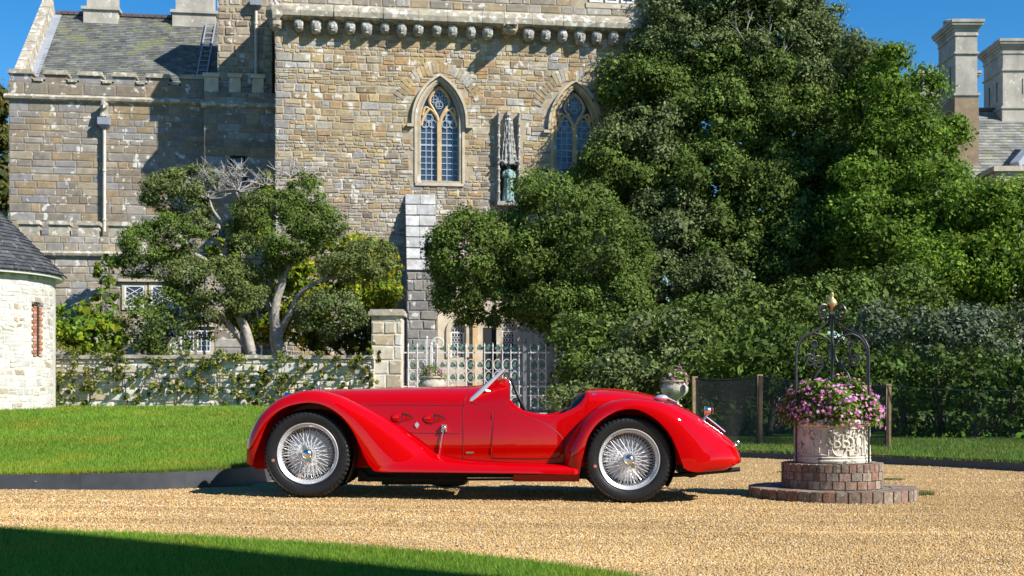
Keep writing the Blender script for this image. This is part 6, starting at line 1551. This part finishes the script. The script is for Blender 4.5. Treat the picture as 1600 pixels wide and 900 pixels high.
b = MB(); cyl = P(1085, 732, 10.9); b.lathe([(.001,-.2),(.10,-.2),(.10,.2),(.001,.2)], (cyl[0]-.06, 10.9, cyl[2]+.03), 16, 'Y'); b.build('fuel_tank', M['chassis'], car)
# --- windscreen
def scr(px, py, Y): return Vector(P(px, py, Y))
a0, a1 = scr(735,627,10.28), scr(787,578,10.33); f0, f1 = Vector(mir(a0)), Vector(mir(a1))
f0.x, f1.x = a0.x, a1.x
b = MB()
def flat_bar(b, p, q, w0, w1, th=.012):
    d = (q-p).normalized(); n = Vector((0,1,0)); e = d.cross(n).normalized()
    v = [p-e*w0, p+e*w0, q+e*w1, q-e*w1]; b.add([t-n*th for t in v]+[t+n*th for t in v], [(0,1,2,3),(7,6,5,4),(0,4,5,1),(1,5,6,2),(2,6,7,3),(3,7,4,0)])
b.tube([a0-(a1-a0)*.01, a0+(a1-a0)*.04, a0+(a1-a0)*.5, a1], [.012,.022,.018,.013], 8); b.tube([f0, f0+(f1-f0)*.5, f1], [.018,.015,.011], 8); 
ws = b.build('windscreen_frame', M['bright'], car, smooth=True)
b = MB(); b.tube([a1, a1.lerp(f1, .5)+Vector((.0,0,.004)), f1], .008, 6); b.tube([a0.lerp(a1,.22), a0.lerp(a1,.22).lerp(f0.lerp(f1,.22),.5), f0.lerp(f1,.22)], .007, 6); b.build('frame_rail', M['chrome'], ws, smooth=True)
b = MB(); p_, q_ = scr(758,610,10.30), scr(777,615,10.33); b.tube([p_, p_.lerp(q_,.6), q_], [.011,.011,.013], 8); b.build('windscreen_bracket', M['bright'], ws, smooth=True)
b = MB(); b.add([a0, a1, f1, f0], [(0,1,2,3)]); b.build('windscreen_glass', M['clear'], ws)
b = MB(); q = [scr(789,590,11.12), scr(800,577,11.12), scr(818,579,11.10), scr(812,592,11.10), scr(803,603,11.12)]; b.add(q, [tuple(range(5))]); dg = b.build('wind_deflector', M['clear'], ws)
b = MB(); b.tube(q, .005, 6, closed=True); b.build('deflector_rim', M['chrome'], ws)
# --- cockpit
b = MB(); c = scr(811,622,10.98); ax = Vector((.90, .22, .38)).normalized(); e = Vector((0,1,0)); f = ax.cross(e)
b.tube([c+(e*math.cos(t)+f*math.sin(t))*  .185 for t in np.arange(36)*2*math.pi/36], .015, 8, closed=True)
sw = b.build('steering_wheel', M['leather'], car, smooth=True)
b = MB()
for t in (0, 2.09, 4.19): b.bar(c, c+(e*math.cos(t)+f*math.sin(t))*.18, .02, .006)
b.tube([c, c-ax*.4-Vector((0,0,.08))], .018, 8); b.build('steering_column', M['chassis'], sw)
for yy in (10.47, 10.97):
    b = MB(); rows = []
    for px, py, th in ((868,700,.05),(880,668,.06),(895,645,.065),(905,629,.06),(911,618,.04),(914,613,.01)):
        o = Vector(P(px, py, yy)); rows.append([o+Vector((math.cos(t)*th, math.copysign(abs(math.sin(t))**.5, math.sin(t))*.21, math.sin(t)*.0)) for t in np.arange(20)*2*math.pi/20])
    b.grid(rows, closed=True); b.f.append(tuple(range(len(b.v)-20, len(b.v)))); b.build('seat_back', M['leather'], car, smooth=True)
    b = MB(); b.box(X(820,yy), X(872,yy), yy-.2, yy+.2, Z(718,yy), Z(690,yy)); b.build('seat_cushion', M['leather'], car)
b = MB(); b.grid([[(X(793,YC), YC+s_*.44, Z(640,YC)), (X(793,YC), YC+s_*.34, Z(603,YC)), (X(793,YC), YC+s_*.15, Z(594,YC))] for s_ in (-1, 1)]); b.build('dashboard', M['leather'], car)
b = MB(); b.tube([P(905,632,10.30), P(910,624,10.36), P(916,614,10.50), P(918,611,10.72), P(916,614,10.94), P(910,624,11.08)], .016, 8); b.build('cockpit_padding', M['leather'], car, smooth=True)
# --- small fittings
for k, (px, py) in enumerate(((620,653),(670,654.5),(586,645))):
    if k == 2: continue
    b = MB(); c = Vector(on_side(px, py, -.002)); rows = []
    for i in range(6):
        t = i/5*math.pi/2; rr = math.cos(t); rows.append([(c.x+(.048*math.cos(a) if math.cos(a) < 0 else .042*math.cos(a)**.35)*max(rr,.02), c.y-.009*math.sin(t), c.z+.042*math.sin(a)*max(rr,.02)) for a in np.arange(24)*2*math.pi/24+.001])
    b.grid([[q for q in r] for r in rows], closed=True); ve_ = b.build('side_vent', M['red'], bonnet, smooth=True, ang=70)
    b = MB(); b.add([on_side(px+7.5, py-8, .004), on_side(px+17, py-6.5, .004), on_side(px+25, py-2, .003), on_side(px+26.5, py+1, .003), on_side(px+17, py-2.5, .004), on_side(px+9, py-4, .004)], [tuple(range(6))])
    b.add([on_side(px-9, py+3, .006), on_side(px-5, py+7.5, .006), on_side(px+7, py+8, .006), on_side(px+7, py+6, .008), on_side(px-4, py+5.5, .012)], [tuple(range(5))]); b.build('vent_shade', M['groove'], ve_)  # dark polygons paint the shadow lines at the vent's lower left and tail
    b = MB(); b.add([on_side(px+8, py-4, .003), on_side(px+18, py-2.5, .012), on_side(px+26, py+1, .004), on_side(px+16, py+4, .004), on_side(px+8, py+5, .003)], [tuple(range(5))]); b.build('vent_fin', M['red'], ve_)
b = MB(); c = Vector(on_side(652, 664, .003)); b.add([c+Vector((x*.0055, -y_, z*.0053)) for x, z, y_ in [(0,6,0),(.8,3,.002),(3,2.5,.003),(3.2,-1,.004),(0,-5.5,.003),(-3.2,-1,.004),(-3,2.5,.003),(-.8,3,.002)]], [tuple(range(8))]); b.build('shield_badge', M['alloy'], bonnet)
b = MB(); c = Vector(on_side(694.5, 668, .006)); b.box(c.x-.02, c.x+.022, c.y-.018, c.y+.006, c.z-.02, c.z+.024); b.blob((c.x, c.y-.02, c.z), (.016,.014,.018), 10, 8); b.box(c.x-.026, c.x-.014, c.y-.012, c.y+.006, c.z-.034, c.z-.0205); b.box(c.x+.010, c.x+.022, c.y-.012, c.y+.006, c.z-.034, c.z-.0205)
cl = b.build('bonnet_clasp', M['chrome'], bonnet, smooth=True, ang=30)
b = MB(); b.tube([on_side(693.5,672,.018), on_side(690,690,.018), on_side(689.7,690.5,.018), on_side(686.8,708,.016), on_side(686.3,710,.010)], [.005,.005,.010,.010,.008], 8); b.build('clasp_rod', M['chrome'], cl, smooth=True)
b = MB(); 
for k, hgt in enumerate((.006,.008,.007,.009,.007,.008)):
    c = Vector(on_side(729+2*k, 707, .002)); b.box(c.x-.004, c.x+.0035, c.y-.003, c.y+.002, c.z-hgt, c.z+hgt)
b.build('script_badge', M['chrome'], bonnet)
b = MB(); c = Vector(P(928, 616.5, 10.31)); b.lathe([(.001,-.012),(.012,-.009),(.016,0)], tuple(c), 10, 'Y'); b.build('tail_badge', M['chrome'], tail)
c = Vector(P(1034, 621.5, 10.42)); b = MB(); b.blob(tuple(c), (.055,.04,.026), 16, 10); b.build('fuel_filler_cap', M['bright'], tail, smooth=True)
b = MB(); flat_bar(b, c+Vector((-.06,0,-.028)), c+Vector((.11,0,-.045)), .007, .005); b.tube([c+Vector((.04,0,0)), c+Vector((.12,0,-.035))], [.012,.006], 8); b.build('filler_hinge', M['chrome'], tail)
c = Vector(P(1106, 641.5, 10.62)); b = MB(); b.lathe([(.001,-.040),(.020,-.037),(.033,-.018),(.038,.01),(.038,.026),(.001,.030)], (0,0,0), 20, 'Y'); 
rot = Matrix.Rotation(R(-90), 4, 'Z'); b.v = [tuple(rot @ Vector(q)+c) for q in b.v]; b.v = [(2*c.x-q[0], q[1], q[2]) for q in b.v]; b.f = [f_[::-1] for f_ in b.f]
lp = b.build('tail_lamp', M['chrome'], car, smooth=True, ang=50)
b = MB(); b.tube([c+Vector((-.005,0,-.03)), P(1098,658,10.62)], .012, 8); b.build('lamp_stalk', M['chrome'], lp)
b = MB(); b.lathe([(.035,0),(.025,.008),(.001,.012)], (0,0,0), 18, 'Y'); rot = Matrix.Rotation(R(-90), 4, 'Z'); b.v = [tuple(rot @ Vector(q)+c+Vector((.036,0,0))) for q in b.v]; b.build('lamp_lens', M['redlens'], lp, smooth=True)
b = MB(); p_, q_ = Vector(P(1101,653,10.68)), Vector(P(1131,677,10.68)); b.tube([p_+Vector((.01,0,.012)), p_.lerp(q_,.5)+Vector((.012,0,.012)), q_+Vector((.01,0,.012))], .008, 8); b.build('tail_trim_strip', M['chrome'], tail, smooth=True)
b = MB(); c = Vector(P(1151.5, 692.5, 10.68)); b.tube([c+Vector((.018*math.cos(t), 0, .018*math.sin(t))) for t in np.arange(14)*2*math.pi/14], .004, 6, closed=True); b.build('tail_handle', M['chrome'], tail, smooth=True)
b = MB(); c = Vector(P(498, 605, YC)); b.lathe([(.03,-.03),(.034,-.012),(.034,.004),(.026,.012),(.001,.016)], tuple(c), 16); b.build('radiator_cap', M['chrome'], bonnet, smooth=True, ang=40)
# headlamps tucked between wing and nose
hb_ = MB(); c = Vector(P(452, 628, 10.47)); prof = [(.001,.13),(.035,.11),(.065,.06),(.080,.0),(.084,-.03),(.080,-.035)]
hb_.lathe(prof, (0,0,0), 24, 'Y'); rot = Matrix.Rotation(R(-90), 4, 'Z'); hb_.v = [tuple(rot @ Vector(q)+c) for q in hb_.v]
hl = both('headlamp', hb_, M['chrome'], smooth=True)
for s_ in (0, 1):
    lb2 = MB(); lb2.lathe([(.080,-.034),(.05,-.046),(.001,-.052)], (0,0,0), 24, 'Y'); lb2.v = [tuple(rot @ Vector(q)+c) for q in lb2.v]
    (lb2 if s_ == 0 else mirror_mb(lb2)).build('headlamp_lens', M['clear'], hl[s_], smooth=True)
b = MB(); 
for k in range(13):
    yy = YC-.17+.34*k/12; b.bar((X(440,YC)-.01, yy, Z(708,YC)), (X(444,YC)-.01, yy, Z(636,YC)), .008, .012)
b.build('radiator_grille', M['chrome'], bonnet, kind='stuff')

# ================================================================ building behind the camera whose corner shades the near lawn
ga = -SUN_A
sb = thing('gatehouse', 'stone gatehouse outside the picture on the right that shades the near lawn', 'building', (5.6, 2.12, 0), ga)
b = MB(); b.box(0, 9, -8, 0, -.3, 11); b.build('wall', M['chimney'], sb, world=False)
b = MB(); b.add([(-.2,-8.2,11),(9.2,-8.2,11),(9.2,0,11),(-.2,0,11),(-.2,-4,14),(9.2,-4,14)], [(0,1,5,4),(2,3,4,5),(0,4,3),(1,2,5),(3,2,1,0)]); b.build('roof', M['slate_dark'], sb, world=False)
